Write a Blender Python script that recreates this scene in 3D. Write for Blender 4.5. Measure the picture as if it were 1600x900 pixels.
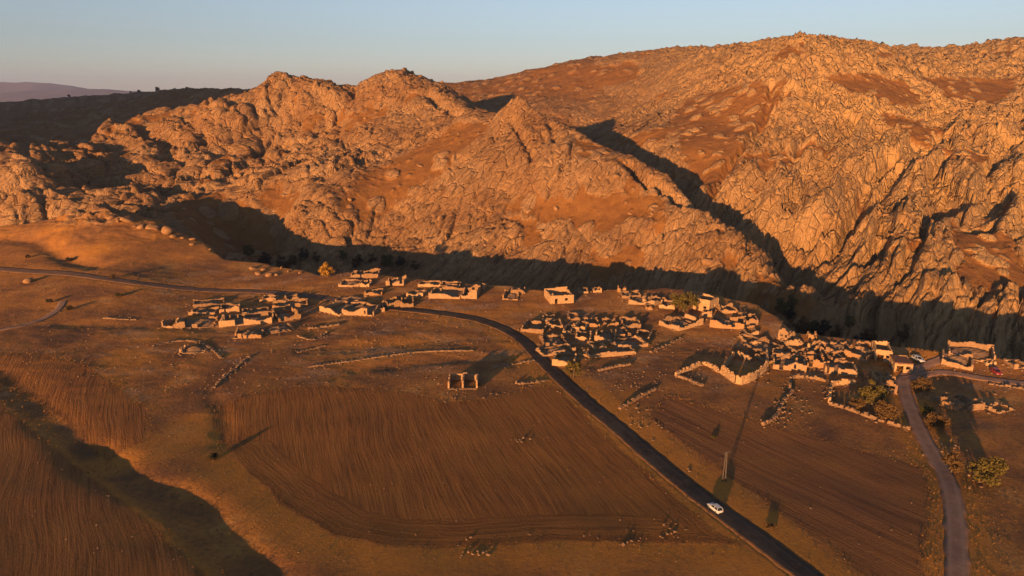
import bpy, bmesh, math, random
import numpy as np
from mathutils import Vector, Matrix

for o in list(bpy.data.objects):
    bpy.data.objects.remove(o, do_unlink=True)
SC = bpy.context.scene
COL = SC.collection

# ------------------------------------------------------------------ camera
H = 80.0                      # drone height above the fields
PITCH = math.radians(15.6)
FPX = 1089.0                  # focal length in pixels of the 1600 px wide photograph
cam_d = bpy.data.cameras.new('camera')
cam_d.sensor_width = 36.0
cam_d.lens = 36.0 * FPX / 1600.0
cam_d.clip_start = 1.0
cam_d.clip_end = 40000.0
cam = bpy.data.objects.new('camera', cam_d)
cam.location = (0, 0, H)
cam.rotation_euler = (math.pi / 2 - PITCH, 0, 0)
COL.objects.link(cam)
SC.camera = cam

# ------------------------------------------------------------------ sky, sun, exposure
SUN_EL = math.radians(5.6)
SUN_AZ = math.radians(205.0)          # compass bearing of the sun (0 = +Y): low, behind the camera and to the left
world = bpy.data.worlds.new('World')
SC.world = world
world.use_nodes = True
wn, wl = world.node_tree.nodes, world.node_tree.links
wn.clear()
w_out = wn.new('ShaderNodeOutputWorld')
w_bg = wn.new('ShaderNodeBackground')
w_sky = wn.new('ShaderNodeTexSky')
w_sky.sky_type = 'NISHITA'
w_sky.sun_disc = False
w_sky.sun_elevation = SUN_EL
w_sky.sun_rotation = SUN_AZ
w_sky.altitude = 900
w_sky.air_density = 1.0
w_sky.dust_density = 0.35
w_sky.ozone_density = 3.0
w_bg.inputs['Strength'].default_value = 0.080
w_hs = wn.new('ShaderNodeHueSaturation'); w_hs.inputs['Saturation'].default_value = 0.62
wl.new(w_sky.outputs[0], w_hs.inputs['Color'])
w_tc = wn.new('ShaderNodeTexCoord'); w_sx = wn.new('ShaderNodeSeparateXYZ'); wl.new(w_tc.outputs['Generated'], w_sx.inputs[0])
w_rp = wn.new('ShaderNodeValToRGB')          # faint rose belt low over the horizon, all the way round
w_rp.color_ramp.elements[0].position = 0.0; w_rp.color_ramp.elements[0].color = (1.10, 0.93, 0.93, 1)
w_rp.color_ramp.elements[1].position = 0.16; w_rp.color_ramp.elements[1].color = (1, 1, 1, 1)
wl.new(w_sx.outputs[2], w_rp.inputs[0])
w_mx = wn.new('ShaderNodeMix'); w_mx.data_type = 'RGBA'; w_mx.blend_type = 'MULTIPLY'; w_mx.inputs[0].default_value = 1.0
wl.new(w_hs.outputs[0], w_mx.inputs[6]); wl.new(w_rp.outputs[0], w_mx.inputs[7])
wl.new(w_mx.outputs[2], w_bg.inputs[0])
wl.new(w_bg.outputs[0], w_out.inputs[0])

sun_d = bpy.data.lights.new('sun', 'SUN')
sun_d.energy = 5.0
sun_d.angle = math.radians(0.5)
sun_d.color = (1.0, 0.50, 0.185)
sun = bpy.data.objects.new('sun', sun_d)
SUNV = Vector((math.sin(SUN_AZ) * math.cos(SUN_EL), math.cos(SUN_AZ) * math.cos(SUN_EL), math.sin(SUN_EL)))
sun.rotation_euler = SUNV.to_track_quat('Z', 'Y').to_euler()
sun.location = (-200, -400, 300)
COL.objects.link(sun)

SC.view_settings.view_transform = 'Standard'
SC.view_settings.look = 'None'
SC.view_settings.gamma = 1.0
SC.view_settings.use_curve_mapping = False
SC.view_settings.exposure = 1.22
SC.cycles.volume_bounces = 0
SC.cycles.max_bounces = 4
SC.cycles.diffuse_bounces = 1
SC.cycles.transparent_max_bounces = 4

# ------------------------------------------------------------------ noise
_rs = np.random.RandomState(7)
_perm = np.concatenate([_rs.permutation(512)] * 3)
_ang = _rs.rand(512) * 2 * np.pi
_gx, _gy = np.cos(_ang), np.sin(_ang)
_rnd = _rs.rand(512, 6)

def _h(ix, iy, seed):
    return _perm[_perm[(ix + seed * 37) & 511] + (iy & 511)]

def perlin(x, y, seed=0):
    ix = np.floor(x).astype(np.int64); iy = np.floor(y).astype(np.int64)
    fx = x - ix; fy = y - iy
    u = fx * fx * fx * (fx * (fx * 6 - 15) + 10); v = fy * fy * fy * (fy * (fy * 6 - 15) + 10)
    def g(ox, oy):
        k = _h(ix + ox, iy + oy, seed)
        return _gx[k] * (fx - ox) + _gy[k] * (fy - oy)
    a = g(0, 0); b = g(1, 0); c = g(0, 1); d = g(1, 1)
    return 1.5 * ((a + (b - a) * u) * (1 - v) + (c + (d - c) * u) * v)

def fbm(x, y, octv=4, seed=0, gain=0.5, lac=2.03):
    s = np.zeros_like(x); a = 1.0; t = 0.0
    for i in range(octv):
        s += a * perlin(x, y, seed + i * 11); t += a
        a *= gain; x = x * lac + 13.7; y = y * lac - 7.1
    return s / t

def ridged(x, y, octv=4, seed=0, gain=0.5):
    s = np.zeros_like(x); a = 1.0; t = 0.0
    for i in range(octv):
        s += a * (1 - np.abs(perlin(x, y, seed + i * 11)) * 1.6); t += a
        a *= gain; x = x * 2.07 + 3.7; y = y * 2.07 - 9.1
    return s / t

def domes(x, y, seed, prob, power=0.5):
    """rounded blocks: the highest of randomly sized caps around jittered cell centres"""
    ix = np.floor(x).astype(np.int64); iy = np.floor(y).astype(np.int64)
    best = np.zeros_like(x)
    for ox in (-1, 0, 1):
        for oy in (-1, 0, 1):
            k = _h(ix + ox, iy + oy, seed)
            cx = ix + ox + 0.15 + 0.7 * _rnd[k, 0]; cy = iy + oy + 0.15 + 0.7 * _rnd[k, 1]
            R = 0.42 + 0.5 * _rnd[k, 2]
            th = _rnd[k, 5] * 3.14
            dx = x - cx; dy = y - cy
            c, s = np.cos(th), np.sin(th)
            ex = c * dx + s * dy; ey = (-s * dx + c * dy) * (1.0 + 0.9 * _rnd[k, 4])
            q = (ex * ex + ey * ey) / (R * R)
            hgt = R * (0.6 + 0.8 * _rnd[k, 3])
            d = np.where((q < 1) & (_rnd[k, 4] < prob), np.maximum(1 - q, 0) ** power * hgt, 0)
            best = np.maximum(best, d)
    return best

def cracks(x, y, seed):
    """Voronoi F2-F1"""
    ix = np.floor(x).astype(np.int64); iy = np.floor(y).astype(np.int64)
    f1 = np.full_like(x, 9.0); f2 = np.full_like(x, 9.0); idr = np.zeros_like(x)
    for ox in (-1, 0, 1):
        for oy in (-1, 0, 1):
            k = _h(ix + ox, iy + oy, seed)
            dx = x - (ix + ox + _rnd[k, 0]); dy = y - (iy + oy + _rnd[k, 1])
            d = np.sqrt(dx * dx + dy * dy)
            n = d < f1
            f2 = np.where(n, f1, np.minimum(f2, d)); idr = np.where(n, _rnd[k, 3], idr); f1 = np.where(n, d, f1)
    return f2 - f1, idr, f1

def facets(x, y, seed, tilt=0.5):
    """angular blocks: every cell is its own tilted plane with its own height"""
    ix = np.floor(x).astype(np.int64); iy = np.floor(y).astype(np.int64)
    f1 = np.full_like(x, 9.0); h = np.zeros_like(x); f2 = np.full_like(x, 9.0)
    for ox in (-1, 0, 1):
        for oy in (-1, 0, 1):
            k = _h(ix + ox, iy + oy, seed)
            dx = x - (ix + ox + 0.1 + 0.8 * _rnd[k, 0]); dy = y - (iy + oy + 0.1 + 0.8 * _rnd[k, 1])
            d = dx * dx + dy * dy
            n = d < f1
            f2 = np.where(n, f1, np.minimum(f2, d))
            h = np.where(n, _rnd[k, 3] - 0.5 + tilt * (dx * (_rnd[k, 4] - 0.5) + dy * (_rnd[k, 5] - 0.5)) * 2, h); f1 = np.where(n, d, f1)
    return h, np.sqrt(f2) - np.sqrt(f1)

def sstep(a, b, x):
    t = np.clip((x - a) / (b - a), 0, 1)
    return t * t * (3 - 2 * t)

# ------------------------------------------------------------------ pixel -> point helpers (a pixel gives a direction only)
CP, SP = math.cos(PITCH), math.sin(PITCH)
def ray(px, py):
    a = (px - 800.0) / FPX; b = (py - 450.0) / FPX
    return (a, CP - b * SP, -SP - b * CP)
def at_Y(px, py, Y):
    d = ray(px, py); t = Y / d[1]
    return (d[0] * t, Y, H + d[2] * t)
def at_z(px, py, z=0.0):
    d = ray(px, py); t = (z - H) / d[2]
    return (d[0] * t, d[1] * t, z)

class TPS:
    def __init__(self, pts, reg=0.0):
        P = np.array(pts, float); self.c = P[:, :2] / 100.0; n = len(P)
        r2 = ((self.c[:, None] - self.c[None]) ** 2).sum(-1)
        K = 0.5 * r2 * np.log(r2 + 1e-9) + reg * np.eye(n)
        Q = np.hstack([np.ones((n, 1)), self.c])
        A = np.zeros((n + 3, n + 3)); A[:n, :n] = K; A[:n, n:] = Q; A[n:, :n] = Q.T
        b = np.zeros(n + 3); b[:n] = P[:, 2]
        s = np.linalg.solve(A, b); self.w = s[:n]; self.a = s[n:]
    def __call__(self, x, y):
        sh = np.shape(x); x = np.ravel(x) / 100.0; y = np.ravel(y) / 100.0
        out = np.empty(len(x)); CH = 60000
        for i in range(0, len(x), CH):
            X = x[i:i + CH, None]; Y = y[i:i + CH, None]
            r2 = (X - self.c[:, 0]) ** 2 + (Y - self.c[:, 1]) ** 2
            out[i:i + CH] = (0.5 * r2 * np.log(r2 + 1e-9)) @ self.w + self.a[0] + self.a[1] * X[:, 0] + self.a[2] * Y[:, 0]
        return out.reshape(sh)

S = H / 85.0
# the rim of the village plateau above the gorge (photograph pixels, ground at field level)
RIM_PX = [(360, 408), (420, 411), (500, 429), (545, 424), (640, 434), (750, 443), (860, 452), (1000, 450), (1100, 458),
          (1180, 476), (1250, 517), (1340, 529), (1440, 544), (1540, 555), (1600, 565), (1700, 580), (1850, 600)]
RIM = [at_z(p[0], p[1], 1.8)[:2] for p in RIM_PX]
# mound on the left: its crest closes the plateau there
MOUND_PX = [(-350, 375, 395), (-150, 362, 390), (0, 356, 382), (75, 347, 385), (150, 320, 398), (230, 346, 385), (300, 376, 370)]
MOUND = [at_Y(a, b, c * S) for a, b, c in MOUND_PX]

# ---- mountains: (px, py, forward distance)
MP = [(380,395,448),(450,387,440),(520,387,430),(600,392,420),(700,399,405),(800,403,392),(900,405,380),(1000,405,370),(1100,405,356),(1180,425,335),
 (1285,455,318),(1350,445,322),(1400,470,307),(1500,480,300),(1600,490,294),(1700,500,292),(1850,510,290),
 (600,330,458),(700,330,446),(800,330,433),(900,330,422),(1000,330,408),(1060,330,394),
 (700,250,490),(800,250,470),(900,260,452),(1000,275,433),
 (480,330,450),(400,335,460),(300,340,430),(250,310,460),(350,300,480),
 (500,250,530),(600,250,520),(400,250,540),(300,250,540),(200,260,520),(100,270,490),(0,290,450),(50,330,428),(0,337,424),(-150,320,440),(-150,250,500),
 (600,180,600),(500,190,610),(420,180,620),(300,200,600),(200,215,580),(100,228,540),(680,200,560),
 (0,200,900),(100,190,950),(200,170,1000),(270,146,1050),(0,160,1500),(130,152,1500),(270,141,1500),(340,142,1300),(-200,165,1500),(-200,210,900),(450,141,1200),(580,138,1200),
 (720,132,1050),(780,122,1030),(830,110,1000),(900,97,960),(980,90,920),(1050,93,880),(1100,84,820),(1160,77,780),(1210,70,740),(1250,63,720),(1300,71,720),(1380,77,730),(1410,86,745),
 (1450,78,860),(1500,80,860),(1560,74,850),(1600,66,840),(1700,62,840),(1900,62,840),
 (800,140,900),(850,160,800),(900,150,830),(950,140,830),(1000,170,740),(1000,210,615),(1050,230,560),(1100,290,482),(1150,330,428),(1200,382,372),
 (1100,150,700),(1150,200,600),(1200,130,640),(1200,250,510),(1230,330,430),(1250,200,560),(1300,300,450),(1300,130,640),(1350,160,610),(1450,150,640),(1550,160,640),(1560,130,690),
 (1400,250,490),(1500,250,490),(1600,250,490),(1400,350,390),(1500,350,390),(1600,350,385),(1300,400,358),(1700,350,390),(1700,250,500),(1700,150,650),(1900,350,390),(1900,200,600)]
CM_RIDGE = [(765,194,528),(790,172,530),(810,156,530),(832,170,522),(855,184,512),(900,208,490),(940,226,480),(1000,244,458),(1050,272,430),(1090,320,405),(1130,352,385),(1180,388,355),(1212,428,332)]
LM_CREST = [(600,112,660),(560,128,655),(520,136,650),(480,134,645),(430,128,645),(390,143,640),(340,154,640),(280,167,640),(200,187,620),(130,197,590),(75,217,550),(40,234,520),(0,238,490),(-100,240,480)]
LM_RIGHT = [(650,120,650),(700,143,630),(740,167,600),(770,182,565)]
mpts = [at_Y(a, b, c * S) for a, b, c in MP + LM_CREST + LM_RIGHT]
CUSP = 15.0
CM_LINE = []
for i, (a, b, c) in enumerate(CM_RIDGE):
    p = at_Y(a, b, c * S); k = (0.35, .8, 1, .95, .9, .85, .8, .7, .55, .45, .35, .25, .15)[i]
    mpts.append((p[0], p[1], p[2] - CUSP * k)); CM_LINE.append((p[0], p[1], k))
RM_LINE = [(*at_Y(a, b, c * S)[:2], k) for a, b, c, k in [(1252,64,718,1.0),(1228,118,665,.9),(1204,165,610,.75),(1165,230,545,.6),(1118,298,470,.4)]]
def crest(x, y):
    out = np.zeros(np.shape(x))
    for line, amp, w in ((CM_LINE, CUSP, 24.0), (RM_LINE, 9.0, 20.0)):
        L = [p[:2] for p in line]; ks = [p[2] for p in line]
        d, arc, side = seg_dist(x, y, L, 90)
        al = np.concatenate([[0], np.cumsum([math.hypot(b[0] - a[0], b[1] - a[1]) for a, b in zip(L[:-1], L[1:])])])
        out += amp * np.interp(arc, al, ks) * np.exp(-np.minimum(d, 300) / w)
    pk = CM_LINE[2]
    return out + 7.0 * np.exp(-np.hypot(x - pk[0], y - pk[1]) / 16.0)
for a, b, c in CM_RIDGE[1:]:
    p = at_Y(a, b, c * S); mpts.append((p[0] + 22, p[1] + 36, p[2] - 32))
for a, b, c in LM_CREST:
    p = at_Y(a, b, c * S); mpts.append((p[0] - 5, p[1] + 75, p[2] - 26))
for a, b, c in LM_RIGHT:
    p = at_Y(a, b, c * S); mpts.append((p[0] + 45, p[1] + 65, p[2] - 26))
for p in RIM:
    mpts.append((p[0] + 3, p[1] + 26, -27)); mpts.append((p[0] - 12, p[1] - 25, -27))
for p in MOUND:
    mpts.append((p[0] + 5, p[1] + 22, p[2] - 12))
for p in [(10,760,60),(60,660,42),(95,575,24),(125,505,8),(148,440,-8),(158,390,-20),(160,350,-27)]:
    mpts.append((p[0] * S, p[1] * S, p[2] * S))
for x, y, z in [(-1500,2200,35),(-700,2200,50),(0,2200,60),(700,2200,60),(1500,2000,60),(-1300,900,40),(1000,900,130),(300,1250,95),(700,1250,100),(-100,1300,85),(1000,400,30),(-900,400,40),
                (-2500,3500,-10),(0,3500,-10),(2500,3500,-10),(-400,200,-27),(400,100,-27),(0,150,-27)]:
    mpts.append((x, y, z))
tpsM_exact = TPS(mpts, reg=0.02)
class GridFn:
    """bicubic lookup of a smooth function on a regular grid, exact outside it"""
    def __init__(s, fn, x0, x1, y0, y1, st):
        s.fn = fn; s.x0, s.y0, s.st = x0, y0, st
        gx = np.arange(x0, x1 + st, st); gy = np.arange(y0, y1 + st, st); s.nx, s.ny = len(gx), len(gy)
        X, Y = np.meshgrid(gx, gy, indexing='ij'); s.g = fn(X, Y)
    def __call__(s, x, y):
        sh = np.shape(x); x = np.ravel(np.asarray(x, float)); y = np.ravel(np.asarray(y, float))
        u = (x - s.x0) / s.st; v = (y - s.y0) / s.st
        ok = (u >= 1) & (u < s.nx - 3) & (v >= 1) & (v < s.ny - 3)
        out = np.empty(len(x))
        if (~ok).any(): out[~ok] = s.fn(x[~ok], y[~ok])
        u = u[ok]; v = v[ok]; i = np.floor(u).astype(int); j = np.floor(v).astype(int); a = u - i; b = v - j
        def w(t): return (-.5 * t + t * t - .5 * t ** 3, 1 - 2.5 * t * t + 1.5 * t ** 3, .5 * t + 2 * t * t - 1.5 * t ** 3, -.5 * t * t + .5 * t ** 3)
        wa, wb = w(a), w(b); r_ = np.zeros(len(u))
        for p in range(4):
            for q in range(4): r_ += wa[p] * wb[q] * s.g[i + p - 1, j + q - 1]
        out[ok] = r_
        return out.reshape(sh)
tpsM_smooth = GridFn(tpsM_exact, -850, 850, 150, 1250, 5.0)

def tpsM(x, y):
    return tpsM_smooth(x, y) + crest(np.asarray(x, float), np.asarray(y, float))

# ---- plateau: near level fields, the mound, a few banks
PPX = [(0,425),(100,430),(200,440),(300,450),(450,455),(0,480),(150,490),(300,500),(500,480),(700,480),(900,470),(1050,490),(1200,540),(1400,560),(1550,580),(0,560),(200,600),(400,600),(600,600),(800,600),
       (1000,600),(1200,620),(1400,650),(1600,650),(0,700),(300,700),(600,720),(900,720),(1200,750),(1500,750),(0,850),(300,850),(600,850),(900,870),(1200,870),(1500,870),(1750,750),(-150,600),(-200,800),(-150,480)]
def near_rise(a, b):        # fields climb towards the near side, a slope added so low sun darkens them
    if b < 446 and a <= 300: return 3.0
    t = min(max((b - 640) / 230.0, 0), 1.3)
    return t ** 1.3 * (2.2 + 0.8 * min(max((500 - a) / 500.0, 0), 1))
ppts = [at_z(a, b, near_rise(a, b)) for a, b in PPX]
ppts += [(x, y, 3.4 if x > -50 else 4.2) for x in (-200, -80, 0, 80, 200) for y in (0, 60, -80)]
ppts += MOUND
ppts += [(p[0], p[1] - 2, 1.8) for p in RIM] + [(p[0] + 5, p[1] + 30, 1.8) for p in RIM]
for p in MOUND:
    ppts.append((p[0] - 8, p[1] + 45, p[2] - 6))
ppts += [at_Y(200, 385, 352 * S), at_Y(100, 390, 350 * S), at_Y(0, 395, 348 * S), at_Y(280, 410, 345 * S), at_Y(-150, 400, 350 * S)]
ppts += [(-700, 300, 5), (-700, 0, 5), (500, 0, 0), (600, 100, 0), (400, 180, 0)]
tpsP = GridFn(TPS(ppts, reg=0.01), -480, 480, 20, 460, 4.0)

def seg_dist(x, y, pts, margin=None):
    """distance to a polyline, arclength along it and signed side (left of travel > 0)"""
    if margin is not None:
        P = np.array(pts); lo = P.min(0) - margin; hi = P.max(0) + margin
        k = (x > lo[0]) & (x < hi[0]) & (y > lo[1]) & (y < hi[1])
        D = np.full(np.shape(x), 1e3); A = np.zeros(np.shape(x)); Sd = np.zeros(np.shape(x))
        if k.any(): D[k], A[k], Sd[k] = seg_dist(x[k], y[k], pts)
        return D, A, Sd
    best = np.full(np.shape(x), 1e9); side = np.zeros(np.shape(x)); arc = np.zeros(np.shape(x)); L = 0.0
    for (ax, ay), (bx, by) in zip(pts[:-1], pts[1:]):
        ux, uy = bx - ax, by - ay; l2 = ux * ux + uy * uy; l = math.sqrt(l2)
        t = np.clip(((x - ax) * ux + (y - ay) * uy) / l2, 0, 1)
        dx = x - ax - t * ux; dy = y - ay - t * uy
        d = np.sqrt(dx * dx + dy * dy)
        n = d < best
        best = np.where(n, d, best); side = np.where(n, np.sign(ux * (y - ay) - uy * (x - ax)), side); arc = np.where(n, L + t * l, arc)
        L += l
    return best, arc, side

def in_poly(x, y, pts):
    ins = np.zeros(np.shape(x), bool); n = len(pts)
    for i in range(n):
        ax, ay = pts[i]; bx, by = pts[(i + 1) % n]
        c = ((ay > y) != (by > y)) & (x < (bx - ax) * (y - ay) / (by - ay + 1e-12) + ax)
        ins ^= c
    return ins
def poly_sd(x, y, pts):
    d, _, _ = seg_dist(x, y, list(pts) + [pts[0]], 60)
    return np.where(in_poly(x, y, pts), d, -d)

def smooth_line(pts, n=6):
    """Catmull-Rom through the points"""
    P = [np.array(p, float) for p in pts]; P = [2 * P[0] - P[1]] + P + [2 * P[-1] - P[-2]]
    out = []
    for i in range(1, len(P) - 2):
        for k in range(n):
            t = k / n
            out.append(0.5 * (2 * P[i] + (P[i + 1] - P[i - 1]) * t + (2 * P[i - 1] - 5 * P[i] + 4 * P[i + 1] - P[i + 2]) * t * t + (3 * P[i] - P[i - 1] - 3 * P[i + 1] + P[i + 2]) * t ** 3))
    out.append(P[-2])
    return [tuple(p) for p in out]

# closed plateau outline: rim, then round behind the camera, then the mound's crest
PLATEAU = smooth_line(RIM, 3) + [(500, 150), (700, -200), (-900, -200), (-900, 330)] + smooth_line([(p[0], p[1] + 6) for p in MOUND], 3)
BIG = [p for p in PLATEAU]

def base_only(x, y):
    """terrain without rock detail: height and the rock-side weight (0 plateau, 1 mountains)"""
    wob = 5.0 * fbm(x / 22.0, y / 22.0, 3, 91)
    near = (np.hypot(x, y) < 900)
    sd = np.full(np.shape(x), -999.0)
    sd[near] = poly_sd(x[near], y[near], BIG)
    sd = sd + wob
    w = 1 - sstep(-15, 1.0, sd)
    return w, sd

# ground lines (roads, gullies) in world metres
def G(pts):
    out = []
    for p in pts:
        z = 0.0
        for _ in range(5):
            x, y, _z = at_z(p[0], p[1], z); z = float(tpsP(np.array([x]), np.array([y]))[0]) if y < 440 else 0.0
        out.append((x, y))
    return out
ROAD_MAIN_PX = [(-60,417),(60,425),(120,429),(200,440),(270,449),(400,455),(480,462),(560,475),(640,484),(700,491),(760,503),(810,527),(850,566),(893,607),(934,643),(974,675),(1035,728),(1092,774),(1148,815),(1202,855),(1264,902),(1330,955),(1420,1030)]
ROAD_DIRT_PX = [(1500,548),(1470,562),(1430,577),(1412,592),(1416,620),(1432,660),(1455,705),(1478,745),(1490,790),(1494,840),(1496,900),(1498,980)]
ROAD_MAIN = smooth_line(G(ROAD_MAIN_PX), 8)
ROAD_OLD = smooth_line(G(ROAD_MAIN_PX[:8]), 8); ROAD_NEW = smooth_line(G(ROAD_MAIN_PX[7:]), 8)
ROAD_DIRT = smooth_line(G(ROAD_DIRT_PX), 8)
TRACK2 = smooth_line(G([(1412,592),(1470,582),(1540,592),(1600,600),(1680,606)]), 6)
TRACK3 = smooth_line(G([(-30,520),(40,508),(85,488),(100,470)]), 5)
GULLIES = [  # pixels, depth, half width
    (smooth_line(G([(-60,560),(0,585),(60,632),(120,685),(165,722)]), 6), 0.7, 6.0),
    (smooth_line(G([(140,705),(205,752),(268,772),(312,802),(345,842),(392,885),(450,945),(520,1020)]), 6), 0.95, 4.4),
    (smooth_line(G([(-80,372),(0,384),(60,394),(112,408),(150,415)]), 5), 1.8, 6.0),
    (smooth_line(G([(100,505),(180,508),(260,508),(330,512)]), 4), 0.5, 5.0),
    (smooth_line(G([(560,575),(640,568),(740,560),(800,566)]), 4), 0.45, 5.0),
    (smooth_line(G([(480,545),(600,540),(700,532)]), 4), 0.4, 5.0),
    (smooth_line(G([(330,612),(352,660),(350,692)]), 4), 0.3, 3.0)]
FIELDS = {
 'A': [(331,655),(342,632),(420,610),(520,603),(640,613),(695,629),(760,626),(850,601),(872,607),(968,700),(1118,830),(1160,852),(1060,848),(860,846),(700,857),(600,853),(520,836),(440,787),(380,728),(347,690)],
 'B': [(1012,652),(1045,620),(1110,636),(1200,664),(1300,692),(1440,730),(1455,765),(1443,890),(1438,960),(1440,960),(1345,895),(1195,785)],
 'C': [(-120,560),(0,632),(60,675),(150,750),(250,830),(325,905),(380,980),(-300,980),(-400,700)],
 'D': [(-60,556),(60,553),(130,569),(180,600),(232,648),(222,690),(165,715),(115,668),(60,625),(-60,570)]}
FIELDS = {k: G(v) for k, v in FIELDS.items()}

def ground_z(x, y):
    z = tpsP(x, y)
    m1 = sstep(5.0, 13.0, z) * (x < -60); m2 = sstep(13.0, 21.0, z) * (x < -60)      # the mound: rougher, with rock at its crest
    if np.any(m1 > 0):
        k = m1 > 0
        fh, fe = facets(x[k] / 11.0, y[k] / 8.0, 66, 0.9); gh, ge = facets(x[k] / 4.6, y[k] / 4.0, 67, 0.8)
        z[k] += m1[k] * (1.3 * fbm(x[k] / 17, y[k] / 12, 4, 68) + 0.35 * fbm(x[k] / 3.5, y[k] / 3.0, 3, 69)) + m2[k] * (3.2 * fh + 1.3 * gh - 0.8 * np.exp(-(fe / .1) ** 2))
    z = z + 0.30 * fbm(x / 34.0, y / 34.0, 3, 3) + (0.20 * fbm(x / 5.5, y / 4.5, 4, 5, 0.6) + 0.22 * np.maximum(fbm(x / 16.0, y / 8.0, 3, 6), 0)) * sstep(165, 225, y + 0.2 * np.abs(x))
    for pts, dep, hw in GULLIES:
        d, arc, side = seg_dist(x, y, pts, 25)
        k = d < 900
        if not k.any(): continue
        d[k] += 1.4 * fbm(x[k] / 7.0, y[k] / 7.0, 3, 15)
        z = z - dep * np.exp(-(d / hw) ** 2 * 1.3)
    return z

# ------------------------------------------------------------------ rock relief of the mountains
def march(px, py, fz, y0=180.0, y1=1500.0, n=900):
    """first hit of a pixel's ray with a height function"""
    d = ray(px, py); Y = np.linspace(y0, y1, n); t = Y / d[1]
    X = d[0] * t; Z = H + d[2] * t
    g = fz(X, Y)
    k = np.argmax(Z < g)
    if not (Z < g).any(): k = n - 1
    return (X[k], Y[k])
SOILS_PX = [[(520,345),(560,290),(640,235),(720,195),(765,192),(745,215),(680,270),(620,310),(560,350)],
            [(1062,150),(1190,135),(1203,170),(1150,250),(1105,295),(1075,280),(1052,215)],
            [(1290,112),(1420,128),(1440,140),(1420,165),(1330,150)],
            [(1445,122),(1590,118),(1580,158),(1480,154)],
            [(790,305),(900,285),(1040,322),(1000,350),(880,345),(800,330)],
            [(1490,350),(1600,385),(1640,450),(1480,440)],
            [(740,132),(900,102),(1000,98),(1000,118),(870,140),(770,150)],
            [(240,320),(340,305),(440,345),(440,395),(340,395)],
            [(430,285),(470,300),(450,325),(400,310)]]
SOILS = [[march(px, py, tpsM) for px, py in poly] for poly in SOILS_PX]

CLEFTS_PX = [([(1207,128),(1200,165),(1170,215),(1140,255),(1112,300)], 8.0, 3.5), ([(1228,140),(1213,175),(1190,225)], 6.0, 2.5), ([(1395,235),(1368,265),(1330,320),(1305,345),(1255,385)], 13.0, 5.0), ([(1410,245),(1380,285),(1345,330),(1310,370),(1285,410)], 9.0, 4.0),
 ([(1385,360),(1350,395),(1310,425)], 8.0, 3.5), ([(1600,290),(1570,300),(1550,325)], 7.0, 6.0), ([(1440,380),(1425,405),(1405,440)], 4.0, 2.5), ([(985,248),(1005,272),(1045,292),(1085,325),(1120,345)], 9.0, 3.5), ([(1005,375),(1030,362),(1055,358)], 4.0, 2.5),
 ([(668,145),(695,168),(725,180)], 6.0, 4.0), ([(488,148),(520,165),(525,178)], 6.0, 4.0), ([(505,170),(512,195),(500,205)], 4.0, 3.0), ([(225,200),(250,215),(280,222)], 6.0, 6.0), ([(255,225),(268,245)], 5.0, 4.0), ([(800,180),(820,215),(835,245)], 3.5, 2.2), ([(860,190),(870,225)], 3.0, 2.0), ([(1290,155),(1262,205),(1245,250)], 3.5, 2.5), ([(1325,160),(1300,215),(1280,255)], 3.5, 2.5), ([(1345,165),(1320,225)], 3.0, 2.0)]
CLEFTS = [(smooth_line([march(px, py, tpsM) for px, py in l], 4), d, w) for l, d, w in CLEFTS_PX]

def rot(x, y, deg, sx, sy):
    c, s = math.cos(math.radians(deg)), math.sin(math.radians(deg))
    return (c * x + s * y) / sx, (-s * x + c * y) / sy

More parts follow.
